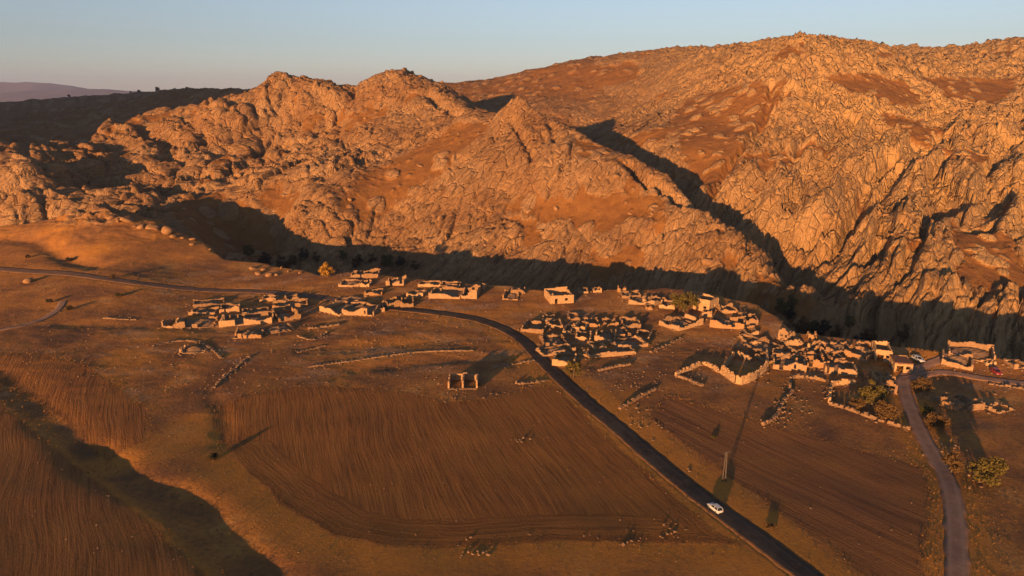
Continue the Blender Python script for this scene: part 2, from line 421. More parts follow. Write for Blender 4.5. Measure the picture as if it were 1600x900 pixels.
def rock_detail(x, y, z0):
    """displacement of the rocky side, and how bare the rock is"""
    wx = x + 12 * fbm(x / 55, y / 55, 3, 21); wy = y + 12 * fbm(x / 55, y / 55, 3, 22)
    lx = x + 9 * fbm(x / 70, y / 70, 2, 26) + 1.6 * fbm(x / 11, y / 11, 3, 27); ly = y + 9 * fbm(x / 70, y / 70, 2, 20) + 1.6 * fbm(x / 11, y / 11, 3, 19)
    vx = x + 2.2 * fbm(x / 13, y / 13, 2, 23); vy = y + 2.2 * fbm(x / 13, y / 13, 2, 24)
    soil = np.zeros_like(x)
    for poly in SOILS:
        soil = np.maximum(soil, sstep(-10, 9, poly_sd(wx, wy, poly) + 6 * fbm(x / 18, y / 18, 3, 25)))
    patch = sstep(0.22, 0.46, fbm(wx / 46, wy / 46, 3, 28) + 0.30 * fbm(x / 12, y / 12, 2, 29))
    far = sstep(620, 800, y)
    soil = np.maximum(soil, 0.8 * patch)
    soil = np.maximum(soil, far * np.where(x > 100, 0.25, 0.55))
    bare = 1 - soil
    right = sstep(60, 190, x - 0.15 * (y - 400))           # ribbed strata of the right-hand mountain
    left = 1 - sstep(-150, 10, x + 0.1 * (y - 450))       # rounded domes on the left
    mid = np.clip(1 - right - left, 0, 1)
    # everywhere: beds that strike up and away to the right, broken into tilted blocks, long fissures along them
    u, v = rot(lx, ly, 54, 1, 1)
    f1h, f1e = facets(u / 74, v / 17, 35, 0.8)
    f2h, f2e = facets(u / 32, v / 7.0, 36, 0.7)
    f3h, f3e = facets(u / 14, v / 3.2, 38, 0.6)
    fis = np.exp(-(perlin(u / 85, v / 8.0, 39) / 0.085) ** 2) + 0.7 * np.exp(-(perlin(u / 40, v / 4.6, 40) / 0.10) ** 2)
    f0h, f0e = facets(u / 120, v / 46, 30, 0.9)
    brk = 0.20 + 0.95 * sstep(-0.15, 0.35, fbm(wx / 48, wy / 48, 2, 42))      # massive slabs here, shattered rock there
    beds = 9.0 * f0h + 7.5 * f1h + brk * (3.6 * f2h + 1.9 * f3h) - 2.6 * np.exp(-(f0e / 0.035) ** 2) - 2.2 * np.exp(-(f1e / 0.07) ** 2) - brk * (1.3 * np.exp(-(f2e / 0.10) ** 2) + 0.7 * np.exp(-(f3e / 0.14) ** 2))
    # left: knobs of jointed rock
    a = domes(wx / 36, wy / 42, 31, 0.85, 0.6) * 11
    b = domes(vx / 16, vy / 20, 32, 0.6, 0.6) * 4.5
    kh, ke = facets(wx / 20, wy / 14, 37, 0.9); jh, je = facets(vx / 7.5, vy / 6.0, 34, 0.7)
    knobs = a + b + 5.0 * kh - 2.6 * np.exp(-(ke / 0.08) ** 2) + brk * (2.2 * jh - 1.1 * np.exp(-(je / 0.12) ** 2)) - 5.0
    out = left * (0.75 * knobs + 0.45 * beds - 0.9 * fis)
    cl, _c, _d = seg_dist(x, y, [p[:2] for p in CM_LINE], 60)
    calm = 0.35 + 0.65 * sstep(4, 34, np.minimum(cl, 60))        # the crest itself stays clean
    out += mid * (calm * (0.50 * beds - 3.0 * f0h) + 0.15 * b - 1.7 * fis)
    # right: bold ribs low down, broken blocks high up
    rib = ridged(u / 170, v / 24, 3, 41, 0.5)
    bh, be = facets(vx / 9.0, vy / 8.0, 45, 0.9); ch, ce = facets(vx / 4.4, vy / 4.2, 46, 0.8)
    blocks = 5.0 * bh + 2.4 * ch - 1.6 * np.exp(-(be / 0.10) ** 2) - 0.8 * np.exp(-(ce / 0.14) ** 2)
    hi = sstep(42, 78, z0 + 18 * fbm(x / 45, y / 45, 2, 47))
    out += right * ((17 * (rib - 0.58) + 0.70 * beds - 2.8 * fis) * (1 - 0.7 * hi) + blocks * (0.15 + 0.85 * hi))
    # loose stones and small relief everywhere
    peb = domes(vx / 3.1, vy / 3.1, 51, 0.22, 0.6) * 1.0
    fine = 1.0 * fbm(x / 7.0, y / 7.0, 5, 53, 0.6)
    soilz = 2.2 * fbm(wx / 30, wy / 30, 3, 55) + domes(vx / 7.5, vy / 7.5, 56, 0.18, 0.7) * 2.4 + domes(x / 3.4, y / 3.4, 57, 0.25, 0.8) * 0.8
    big = 5.5 * fbm(wx / 75, wy / 75, 2, 61) * np.where(mid > 0.5, 0.6, 1.0)
    dz = bare * (out + brk * (peb + fine)) + soil * (soilz - 1.2) + big * (1 - 0.4 * soil)
    for pts, dep, hw in CLEFTS:
        d, arc, side = seg_dist(x, y, pts, 25)
        k = d < 900
        if k.any():
            dd = d[k] + 1.8 * fbm(x[k] / 6, y[k] / 6, 3, 63)
            dz[k] -= dep * np.exp(-(np.maximum(dd, 0) / hw) ** 2)
    # stones poking out of soil count as bare
    bare = np.maximum(bare, 0.9 * sstep(0.35, 0.9, soilz - 2.2 * fbm(wx / 30, wy / 30, 3, 55)))
    return dz, bare

def road_mask(x, y):
    d1, _, _ = seg_dist(x, y, ROAD_MAIN, 20); d2, _, _ = seg_dist(x, y, ROAD_DIRT, 20)
    return d1, d2
MAIN_HW, DIRT_HW = 2.7, 1.9

def terrain(x, y, detail=True):
    """full terrain: z and masks"""
    x = np.asarray(x, float); y = np.asarray(y, float)
    w, sd = base_only(x, y)
    z = np.zeros_like(x); bare = np.zeros_like(x)
    onp = w < 0.9999; onm = w > 0.0001
    zp = np.zeros_like(x); zm = np.zeros_like(x)
    zp[onp] = ground_z(x[onp], y[onp])
    if onp.any():
        d1, d2 = road_mask(x[onp], y[onp])
        zp[onp] -= 0.30 * (1 - sstep(MAIN_HW - 0.5, MAIN_HW, d1)) + 0.30 * (1 - sstep(DIRT_HW - 0.5, DIRT_HW, d2))
    z0 = tpsM(x[onm], y[onm])
    zm[onm] = z0
    if detail and onm.any():
        dz, b = rock_detail(x[onm], y[onm], z0)
        fade = 1 - sstep(1100, 1700, y[onm])
        zm[onm] += dz * fade * np.clip(w[onm] * 1.4, 0, 1)
        bare[onm] = b * fade
    # rock outcrops along the rim
    rimrock = sstep(-16, -3, sd) * 0 + (w > 0.02) * np.clip(w * 4, 0, 1)
    z = zp * (1 - w) + zm * w
    bare = np.maximum(bare * w, 0.7 * rimrock * (w < 0.95))
    return z, w, sd, bare

def zat(x, y):
    z, _, _, _ = terrain(np.array([x]), np.array([y]))
    return float(z[0])

_gx0, _gy0 = -420, 40
_GX, _GY = np.meshgrid(np.arange(-420, 421.0), np.arange(40, 421.0), indexing='ij')
_GZ = ground_z(_GX.ravel(), _GY.ravel()).reshape(_GX.shape)
def gz(x, y):
    u = min(max(x - _gx0, 0), _GZ.shape[0] - 2.001); v = min(max(y - _gy0, 0), _GZ.shape[1] - 2.001); i, j = int(u), int(v); a, b = u - i, v - j
    return float((_GZ[i, j] * (1 - a) + _GZ[i + 1, j] * a) * (1 - b) + (_GZ[i, j + 1] * (1 - a) + _GZ[i + 1, j + 1] * a) * b)
def on_ground(px, py):
    """pixel -> point on the plateau surface"""
    d = ray(px, py)
    z = 0.0
    for _ in range(6):
        t = (z - H) / d[2]; x = d[0] * t; y = d[1] * t
        z = gz(x, y)
    return (x, y, z)

# ------------------------------------------------------------------ materials
def mat(name):
    m = bpy.data.materials.new(name); m.use_nodes = True
    nt = m.node_tree; nt.nodes.clear()
    out = nt.nodes.new('ShaderNodeOutputMaterial'); bs = nt.nodes.new('ShaderNodeBsdfPrincipled')
    nt.links.new(bs.outputs[0], out.inputs[0])
    bs.inputs['Roughness'].default_value = 0.95
    bs.inputs['Specular IOR Level'].default_value = 0.15
    return m, nt, bs
class N:
    """small node helper"""
    def __init__(s, nt): s.nt = nt
    def new(s, t, **kw):
        n = s.nt.nodes.new(t)
        for k, v in kw.items(): setattr(n, k, v)
        return n
    def link(s, a, b): s.nt.links.new(a, b)
    def noise(s, vec, scale, detail=4, rough=0.55, dist=0.0):
        n = s.new('ShaderNodeTexNoise'); n.inputs['Scale'].default_value = scale; n.inputs['Detail'].default_value = detail
        n.inputs['Roughness'].default_value = rough; n.inputs['Distortion'].default_value = dist
        if vec is not None: s.link(vec, n.inputs['Vector'])
        return n.outputs['Fac']
    def ramp(s, fac, stops):
        n = s.new('ShaderNodeValToRGB'); e = n.color_ramp.elements
        while len(e) < len(stops): e.new(0.5)
        for el, (p, c) in zip(e, stops):
            el.position = p; el.color = (c if len(c) == 4 else (*c, 1)) if not isinstance(c, (int, float)) else (c, c, c, 1)
        s.link(fac, n.inputs[0]); return n.outputs[0]
    def mix(s, fac, a, b):
        n = s.new('ShaderNodeMix', data_type='RGBA')
        for sock, v in ((n.inputs[0], fac), (n.inputs[6], a), (n.inputs[7], b)):
            if hasattr(v, 'is_linked') or hasattr(v, 'links'): s.link(v, sock)
            elif isinstance(v, (int, float)): sock.default_value = v
            else: sock.default_value = (*v, 1)
        return n.outputs[2]
    def math(s, op, a, b=None, c=None, clamp=False):
        n = s.new('ShaderNodeMath', operation=op); n.use_clamp = clamp
        for i, v in enumerate((a, b, c)):
            if v is None: continue
            if isinstance(v, (int, float)): n.inputs[i].default_value = v
            else: s.link(v, n.inputs[i])
        return n.outputs[0]
    def bump(s, height, strength, dist, normal=None):
        n = s.new('ShaderNodeBump'); n.inputs['Strength'].default_value = strength; n.inputs['Distance'].default_value = dist
        s.link(height, n.inputs['Height'])
        if normal is not None: s.link(normal, n.inputs['Normal'])
        return n.outputs[0]

def terrain_material():
    m, nt, bs = mat('terrain'); n = N(nt)
    pos = n.new('ShaderNodeNewGeometry').outputs['Position']
    A1 = n.new('ShaderNodeAttribute', attribute_name='zone'); s1 = n.new('ShaderNodeSeparateColor'); n.link(A1.outputs['Color'], s1.inputs[0])
    bare, field, gold = s1.outputs[0], s1.outputs[1], s1.outputs[2]
    A2 = n.new('ShaderNodeAttribute', attribute_name='plough'); s2 = n.new('ShaderNodeSeparateXYZ'); n.link(A2.outputs['Vector'], s2.inputs[0])
    phase, tone, rub = s2.outputs[0], s2.outputs[1], s2.outputs[2]
    # bare rock
    nz1 = n.noise(pos, 0.035, 5, 0.6); nz2 = n.noise(pos, 0.35, 6, 0.65); nz3 = n.noise(pos, 1.7, 4, 0.6)
    rock = n.ramp(nz1, [(0.34, (0.185, 0.092, 0.040)), (0.5, (0.25, 0.138, 0.062)), (0.66, (0.31, 0.188, 0.095))])
    rock = n.mix(n.ramp(nz2, [(0.42, 0.0), (0.68, 0.75)]), rock, (0.155, 0.080, 0.036))
    rock = n.mix(n.ramp(nz3, [(0.45, 0.0), (0.75, 0.5)]), rock, (0.31, 0.195, 0.10))
    sx_ = n.new('ShaderNodeSeparateXYZ'); n.link(pos, sx_.inputs[0])      # the right-hand mountain is a yellower stone
    yel = n.math('MULTIPLY_ADD', sx_.outputs[0], 0.005, -0.35, clamp=True)
    rock = n.mix(n.math('MULTIPLY', yel, n.ramp(n.noise(pos, 0.05, 4, 0.6), [(0.25, 0.30), (0.6, 0.9)])), rock, (0.365, 0.225, 0.094))
    # thin soil and dry grass on slopes
    soilc = n.ramp(n.noise(pos, 0.12, 5, 0.65), [(0.32, (0.155, 0.066, 0.020)), (0.55, (0.20, 0.090, 0.026)), (0.75, (0.235, 0.115, 0.034))])
    soilc = n.mix(n.ramp(n.noise(pos, 1.3, 3, 0.7), [(0.5, 0.0), (0.7, 0.45)]), soilc, (0.10, 0.055, 0.025))
    nb = n.math('ADD', bare, n.math('MULTIPLY', n.math('SUBTRACT', n.noise(pos, 0.6, 4, 0.7), 0.5), 1.0))
    col = n.mix(n.ramp(nb, [(0.42, 0.0), (0.62, 1.0)]), soilc, rock)
    # village ground and verges
    gr = n.ramp(n.noise(pos, 0.055, 6, 0.62, 0.4), [(0.30, (0.125, 0.062, 0.030)), (0.44, (0.225, 0.100, 0.034)), (0.56, (0.33, 0.145, 0.036)), (0.70, (0.42, 0.215, 0.065))])
    gr = n.mix(n.ramp(n.noise(pos, 0.9, 5, 0.7), [(0.47, 0.0), (0.68, 0.75)]), gr, (0.095, 0.053, 0.028))
    gr = n.mix(n.math('MULTIPLY', gold, n.ramp(n.noise(pos, 0.8, 4, 0.65), [(0.3, 0.35), (0.6, 1.0)])), gr, (0.413, 0.176, 0.029))
    gr = n.mix(n.math('MULTIPLY', rub, n.ramp(n.noise(pos, 1.1, 3, 0.6), [(0.42, 0.0), (0.58, 0.9)])), gr, (0.361, 0.215, 0.120))
    # ploughed earth: lines follow the plough
    cm = n.new('ShaderNodeCombineXYZ'); n.link(n.math('MULTIPLY', phase, 1.0), cm.inputs[0])
    sp = n.new('ShaderNodeSeparateXYZ'); n.link(pos, sp.inputs[0]); n.link(n.math('MULTIPLY', sp.outputs[1], 0.045), cm.inputs[1]); n.link(n.math('MULTIPLY', sp.outputs[0], 0.02), cm.inputs[2])
    l1 = n.noise(cm.outputs[0], 0.55, 5, 0.72); l2 = n.noise(cm.outputs[0], 1.9, 3, 0.6)
    earth = n.mix(tone, (0.198, 0.076, 0.017), (0.185, 0.077, 0.031))
    earth2 = n.mix(tone, (0.284, 0.119, 0.024), (0.258, 0.114, 0.040))
    fl = n.mix(n.ramp(l1, [(0.36, 0.0), (0.64, 1.0)]), earth, earth2)
    fl = n.mix(n.ramp(l2, [(0.47, 0.0), (0.68, 0.75)]), fl, (0.090, 0.039, 0.012))
    fl = n.mix(n.ramp(n.noise(pos, 0.045, 5, 0.65), [(0.42, 0.0), (0.7, 0.6)]), fl, (0.292, 0.129, 0.028))
    fl = n.mix(n.ramp(n.noise(pos, 2.6, 4, 0.75), [(0.54, 0.0), (0.75, 0.55)]), fl, (0.090, 0.040, 0.013))
    l3 = n.noise(cm.outputs[0], 0.60, 3, 0.6)          # deeper drill lines in the striped field
    fl = n.mix(n.math('MULTIPLY', n.ramp(l3, [(0.50, 0.0), (0.66, 0.60)]), n.ramp(tone, [(0.6, 0.12), (0.95, 1.0)])), fl, (0.10, 0.045, 0.020))
    gr = n.mix(field, gr, fl)
    Aw = n.new('ShaderNodeAttribute', attribute_name='mountain')
    final = n.mix(Aw.outputs['Fac'], gr, col)
    # pockets of bare rock along the rim belong to the plateau too
    n.link(final, bs.inputs['Base Color'])
    m0 = n.new('ShaderNodeMapping'); n.link(pos, m0.inputs['Vector']); m0.inputs['Rotation'].default_value = (0, 0, math.radians(-54))
    mp = n.new('ShaderNodeMapping'); n.link(m0.outputs[0], mp.inputs['Vector']); mp.inputs['Scale'].default_value = (0.030, 0.20, 0.10)
    wv = n.new('ShaderNodeMix', data_type='VECTOR'); wv.inputs[0].default_value = 0.10; n.link(mp.outputs[0], wv.inputs[4])
    nzc = n.new('ShaderNodeTexNoise'); nzc.inputs['Scale'].default_value = 0.12; nzc.inputs['Detail'].default_value = 4; n.link(pos, nzc.inputs['Vector']); n.link(nzc.outputs['Color'], wv.inputs[5])
    vo = n.new('ShaderNodeTexVoronoi', feature='DISTANCE_TO_EDGE'); vo.inputs['Scale'].default_value = 1.3; n.link(wv.outputs[1], vo.inputs['Vector'])
    vo2 = n.new('ShaderNodeTexVoronoi', feature='DISTANCE_TO_EDGE'); vo2.inputs['Scale'].default_value = 3.4; n.link(wv.outputs[1], vo2.inputs['Vector'])
    e1 = n.ramp(vo.outputs['Distance'], [(0.0, 0.0), (0.09, 1.0)]); e2 = n.ramp(vo2.outputs['Distance'], [(0.0, 0.0), (0.10, 1.0)])
    hb = n.math('ADD', n.math('MULTIPLY', nz2, 0.7), n.math('MULTIPLY', n.noise(pos, 0.9, 6, 0.72), 0.55))
    hb = n.math('ADD', hb, n.math('MULTIPLY', n.math('ADD', n.math('MULTIPLY', e1, 0.85), n.math('MULTIPLY', e2, 0.32)), bare))
    clod = n.math('ADD', n.noise(pos, 1.6, 5, 0.75), n.math('MULTIPLY', n.math('MULTIPLY', l2, field), 0.8))
    hmix = n.new('ShaderNodeMix', data_type='FLOAT'); n.link(Aw.outputs['Fac'], hmix.inputs[0]); n.link(n.math('MULTIPLY', clod, 0.40), hmix.inputs[2]); n.link(n.math('MULTIPLY', hb, 1.0), hmix.inputs[3])
    n.link(n.bump(hmix.outputs[0], 0.9, 1.0), bs.inputs['Normal'])
    return m

def simple_mat(name, c1, c2, scale=1.0, bump=0.0, rough=0.95, detail=4):
    m, nt, bs = mat(name); n = N(nt)
    pos = n.new('ShaderNodeNewGeometry').outputs['Position']
    f = n.noise(pos, scale, detail, 0.65)
    n.link(n.ramp(f, [(0.33, c1), (0.68, c2)]), bs.inputs['Base Color'])
    bs.inputs['Roughness'].default_value = rough
    if bump: n.link(n.bump(n.noise(pos, scale * 2.5, 5, 0.7), 0.8, bump), bs.inputs['Normal'])
    return m

# ------------------------------------------------------------------ object helpers
def link_mesh(name, verts, faces, material, parent=None, smooth=False):
    me = bpy.data.meshes.new(name)
    me.from_pydata([tuple(v) for v in verts], [], [tuple(f) for f in faces])
    if smooth: me.polygons.foreach_set('use_smooth', [True] * len(me.polygons))
    if material: me.materials.append(material)
    me.update()
    o = bpy.data.objects.new(name, me); COL.objects.link(o)
    if parent: o.parent = parent
    return o
def tag(o, label=None, cat=None, group=None, kind=None):
    if label: o['label'] = label
    if cat: o['category'] = cat
    if group: o['group'] = group
    if kind: o['kind'] = kind
    return o
def empty(name, loc, rz=0.0):
    o = bpy.data.objects.new(name, None); o.location = loc; o.rotation_euler = (0, 0, rz); o.empty_display_size = 0.5
    COL.objects.link(o); return o

def grid_mesh(name, X, Y, Z, material, smooth=True):
    nr, nc = X.shape
    co = np.stack([X, Y, Z], -1).reshape(-1, 3).astype(np.float32)
    idx = np.arange(nr * nc).reshape(nr, nc)
    q = np.stack([idx[:-1, :-1], idx[:-1, 1:], idx[1:, 1:], idx[1:, :-1]], -1).reshape(-1, 4).astype(np.int32)
    me = bpy.data.meshes.new(name)
    me.vertices.add(len(co)); me.vertices.foreach_set('co', co.ravel())
    me.loops.add(q.size); me.loops.foreach_set('vertex_index', q.ravel())
    me.polygons.add(len(q)); me.polygons.foreach_set('loop_start', np.arange(0, q.size, 4, dtype=np.int32))
    me.polygons.foreach_set('use_smooth', np.full(len(q), smooth))
    me.materials.append(material); me.update(calc_edges=True)
    o = bpy.data.objects.new(name, me); COL.objects.link(o)
    return o

# ------------------------------------------------------------------ terrain sheet
QUICK = False
def build_terrain():
    k = 2.0 if QUICK else 1.0
    r = np.concatenate([np.arange(55, 250, 0.62 * k), np.arange(250, 720, 0.82 * k), np.arange(720, 1150, 2.2 * k), np.geomspace(1150, 15000, 60)])
    th = np.radians(np.linspace(-47, 47, int(900 / k)))
    R, TH = np.meshgrid(r, th, indexing='ij')
    X = R * np.sin(TH); Y = R * np.cos(TH)
    z, w, sd, bare = terrain(X.ravel(), Y.ravel())
    z = np.where(R.ravel() > 3200, z * np.clip(1 - (R.ravel() - 3200) / 1200, 0, 1) - 20 * np.clip((R.ravel() - 3200) / 1200, 0, 1), z)
    x, y = X.ravel(), Y.ravel()
    o = grid_mesh('terrain', X, Y, z.reshape(X.shape), terrain_material())
    tag(o, kind='structure')
    # zones
    pl = w < 0.9
    xp, yp = x[pl], y[pl]
    field = np.zeros(len(xp)); tone = np.zeros(len(xp)); phase = np.zeros(len(xp)); gold = np.zeros(len(xp)); rub = np.zeros(len(xp))
    wob = 0.8 * fbm(xp / 6, yp / 6, 3, 71)
    bend = 2.5 * fbm(xp / 45, yp / 45, 2, 72)
    sdA = poly_sd(xp, yp, FIELDS['A']) + wob; sdB = poly_sd(xp, yp, FIELDS['B']) + wob
    sdC = poly_sd(xp, yp, FIELDS['C']) + wob; sdD = poly_sd(xp, yp, FIELDS['D']) + wob
    def along(deg): 
        c, s = math.cos(math.radians(deg)), math.sin(math.radians(deg)); return xp * c + yp * s
    fan = xp + 0.33 * yp + 0.0006 * (xp + 20) ** 2 + bend          # lines fan slightly
    head = sdA < 9
    phA = np.where(head & (yp < 150) , sdA * 0.8 + 300, fan)
    for sdf, ph, tn in ((sdA, phA, 0.25), (sdB, along(34) * 1.0 + bend * 0.5, 1.0), (sdC, along(32) + bend, 0.55), (sdD, along(28) + bend, 0.4)):
        mk = sdf > -0.5
        field = np.where(mk, sstep(-0.5, 0.6, sdf), field); phase = np.where(mk, ph, phase); tone = np.where(mk, tn, tone)
    d1, a1, s1 = seg_dist(xp, yp, ROAD_MAIN, 25); d2, a2, s2 = seg_dist(xp, yp, ROAD_DIRT, 25)
    dv = fbm(xp / 14, yp / 14, 3, 74)
    gold = np.maximum(gold, (1 - sstep(7.0, 11.0, d1 + 2 * dv)) * (0.5 + 0.6 * sstep(260, 180, yp)))
    gold = np.maximum(gold, 0.8 * (1 - sstep(4.0, 7.0, d2 + 2 * dv)) * (yp < 210))
    gold = np.maximum(gold, (1 - sstep(2, 14, -sdA + 3 * dv)) * (yp < 165) * (field < 0.5))
    gold = np.maximum(gold, 0.8 * (1 - sstep(0, 3, -sdC + dv)))
    gold = np.maximum(gold, sstep(0.08, 0.4, fbm(xp / 34, yp / 34, 4, 76)) * 0.75)
    gold = np.maximum(gold, 0.2 * sstep(310, 330, yp) * (xp < -90))
    # rubble strewn round the ruins
    rub = sstep(0.02, 0.40, fbm(xp / 17, yp / 9, 4, 77)) * sstep(175, 215, yp + 0.25 * np.abs(xp)) * (1 - 0.8 * (xp < -150))
    z4 = np.zeros((len(x), 4), np.float32); z4[:, 0] = bare; z4[:, 3] = 1
    z4[pl, 1] = field; z4[pl, 2] = gold
    p3 = np.zeros((len(x), 3), np.float32); p3[pl, 0] = phase; p3[pl, 1] = tone; p3[pl, 2] = rub
    me = o.data
    at = me.attributes.new('zone', 'FLOAT_COLOR', 'POINT'); at.data.foreach_set('color', z4.ravel())
    at = me.attributes.new('plough', 'FLOAT_VECTOR', 'POINT'); at.data.foreach_set('vector', p3.ravel())
    at = me.attributes.new('mountain', 'FLOAT', 'POINT'); mm = sstep(0.03, 0.5, w); zc = tpsP(x[pl], y[pl]); mk = sstep(13.5, 18.5, zc + 6 * fbm(x[pl] / 14, y[pl] / 10, 4, 70)) * (x[pl] < -60)
    mm[pl] = np.maximum(mm[pl], mk); z4[pl, 0] = np.maximum(z4[pl, 0], mk); me.attributes['zone'].data.foreach_set('color', z4.ravel())
    at.data.foreach_set('value', mm.astype(np.float32))
    return o
TERRAIN = build_terrain()

# the hill that closes the valley on the left, outside the frame: it shades the plateau behind the crags
def build_side_hill():
    u = np.linspace(-900, 900, 90); v = np.linspace(-420, 420, 60)
    U, V = np.meshgrid(u, v, indexing='ij')
    a = math.radians(130)
    X = -1120 + U * math.cos(a) - V * math.sin(a); Y = 720 + U * math.sin(a) + V * math.cos(a)
    Z = 215 * np.exp(-(V / 190) ** 2) * sstep(900, 560, U) * sstep(-680, -545, U) + 14 * fbm(X / 90, Y / 90, 4, 81) - 12
    o = grid_mesh('side_hill', X, Y, Z, simple_mat('hill_soil', (0.16, 0.08, 0.035), (0.24, 0.13, 0.06), 0.03))
    tag(o, kind='structure')
build_side_hill()

# far mountains on the horizon
def build_far_mountains():
    m = simple_mat('far_mountain', (0.16, 0.12, 0.10), (0.22, 0.16, 0.12), 0.001)
    for nm, Y0, x0, x1, prof in (('far_mountains', 11000, -13000, 2000, [(-13000,200),(-9000,190),(-8050,175),(-7750,265),(-7400,270),(-6900,250),(-6500,175),(-5900,150),(-5400,120),(-4800,70),(-4000,30),(-2000,10),(2000,5)]),
                                 ('far_mountains', 9000, -12000, 1000, [(-12000,150),(-8000,90),(-6500,95),(-6000,140),(-5400,165),(-4900,150),(-4300,110),(-3600,95),(-2800,70),(-2000,40),(1000,5)])):
        X, V = np.meshgrid(np.linspace(x0, x1, 220), np.linspace(-1, 1, 24), indexing='ij')
        xs, zs = zip(*prof)
        hgt = np.interp(X, xs, zs) + 14 * fbm(X / 420, V * 2, 4, 83)
        Z = hgt * (1 - np.abs(V)) ** 0.8 * (1 + 0.18 * fbm(X / 500, V * 3, 4, 84)) - 24
        o = grid_mesh(nm, X, Y0 + V * 1300, Z, m)
        tag(o, kind='structure')
build_far_mountains()

# ------------------------------------------------------------------ roads
def ribbon(name, line, hw, material, lift=0.02, noise_seed=0):
    P = np.array(line); 
    # resample
    d = np.concatenate([[0], np.cumsum(np.hypot(*np.diff(P, axis=0).T))]); s = np.arange(0, d[-1], 1.1)
    x = np.interp(s, d, P[:, 0]); y = np.interp(s, d, P[:, 1])
    tx = np.gradient(x); ty = np.gradient(y); l = np.hypot(tx, ty); nx, ny = -ty / l, tx / l
    cols = np.array([-1.0, -0.97, -0.6, -0.2, 0.2, 0.6, 0.97, 1.0])
    X = []; Y = []; Z = []
    for c in cols:
        e = hw * c + (0.6 * fbm(s / 4.0, s * 0 + 5.0 * np.sign(c), 3, 60 + noise_seed) if abs(c) > 0.9 else 0)
        X.append(x + nx * e); Y.append(y + ny * e)
    X = np.array(X).T; Y = np.array(Y).T
    Z = ground_z(X.ravel(), Y.ravel()).reshape(X.shape) + lift + 0.06 * (1 - (cols / 1.0) ** 2)[None]
    Z[:, 0] -= 0.4; Z[:, -1] -= 0.4
    o = grid_mesh(name, X, Y, Z, material)
    n = len(s); a = o.data.attributes.new('across', 'FLOAT', 'POINT'); a.data.foreach_set('value', np.tile(cols, n).astype(np.float32))
    tag(o, kind='structure'); return o
def asphalt_mat():
    m, nt, bs = mat('asphalt'); n = N(nt)
    pos = n.new('ShaderNodeNewGeometry').outputs['Position']
    A = n.new('ShaderNodeAttribute', attribute_name='across')
    track = n.ramp(n.math('ABSOLUTE', n.math('SUBTRACT', n.math('ABSOLUTE', A.outputs['Fac']), 0.45)), [(0.0, 0.8), (0.22, 0.0)])
    c = n.ramp(n.noise(pos, 0.35, 5, 0.65), [(0.35, (0.030, 0.027, 0.025)), (0.7, (0.056, 0.047, 0.041))])
    c = n.mix(n.math('MULTIPLY', track, 0.55), c, (0.080, 0.066, 0.055))
    edge = n.math('ADD', n.math('ABSOLUTE', A.outputs['Fac']), n.math('MULTIPLY', n.math('SUBTRACT', n.noise(pos, 0.8, 4, 0.7), 0.5), 0.5))
    patch = n.ramp(n.noise(pos, 0.09, 4, 0.7), [(0.5, 0.0), (0.6, 0.6)])
    c = n.mix(patch, c, (0.072, 0.058, 0.046))
    c = n.mix(n.ramp(n.noise(pos, 0.5, 5, 0.75), [(0.52, 0.0), (0.68, 0.6)]), c, (0.13, 0.075, 0.042))
    c = n.mix(n.ramp(edge, [(0.66, 0.0), (0.98, 0.95)]), c, (0.19, 0.092, 0.036))
    n.link(c, bs.inputs['Base Color']); bs.inputs['Roughness'].default_value = 0.95; bs.inputs['Specular IOR Level'].default_value = 0.05
    n.link(n.bump(n.noise(pos, 3.0, 4, 0.7), 0.4, 0.08), bs.inputs['Normal'])
    return m
def dirt_mat(name='dirt_track', c1=(0.20, 0.115, 0.078), c2=(0.28, 0.170, 0.118), c3=(0.31, 0.20, 0.14)):
    m, nt, bs = mat(name); n = N(nt)
    pos = n.new('ShaderNodeNewGeometry').outputs['Position']
    A = n.new('ShaderNodeAttribute', attribute_name='across')
    c = n.ramp(n.noise(pos, 0.5, 5, 0.65), [(0.35, c1), (0.7, c2)])
    track = n.ramp(n.math('ABSOLUTE', n.math('SUBTRACT', n.math('ABSOLUTE', A.outputs['Fac']), 0.5)), [(0.0, 0.9), (0.25, 0.0)])
    c = n.mix(n.math('MULTIPLY', track, 0.6), c, c3)
    edge = n.math('ADD', n.math('ABSOLUTE', A.outputs['Fac']), n.math('MULTIPLY', n.math('SUBTRACT', n.noise(pos, 0.7, 4, 0.7), 0.5), 0.9))
    c = n.mix(n.ramp(edge, [(0.75, 0.0), (1.0, 0.9)]), c, (0.20, 0.095, 0.036))
    n.link(c, bs.inputs['Base Color'])
    n.link(n.bump(n.noise(pos, 2.0, 4, 0.7), 0.6, 0.12), bs.inputs['Normal'])
    return m
M_ASPH, M_DIRT = asphalt_mat(), dirt_mat()
ribbon('asphalt_road', ROAD_NEW, MAIN_HW + 0.1, M_ASPH)
M_OLD = dirt_mat('worn_road', (0.10, 0.062, 0.043), (0.16, 0.095, 0.060), (0.18, 0.11, 0.072))
ribbon('worn_road', ROAD_OLD, MAIN_HW + 0.1, M_OLD, 0.0)
ribbon('dirt_road', ROAD_DIRT, DIRT_HW + 0.1, M_DIRT, 0.02, 1)
ribbon('village_track', TRACK2, 1.9, M_DIRT, 0.10, 2)
ribbon('field_track', TRACK3, 1.5, M_DIRT, 0.10, 3)

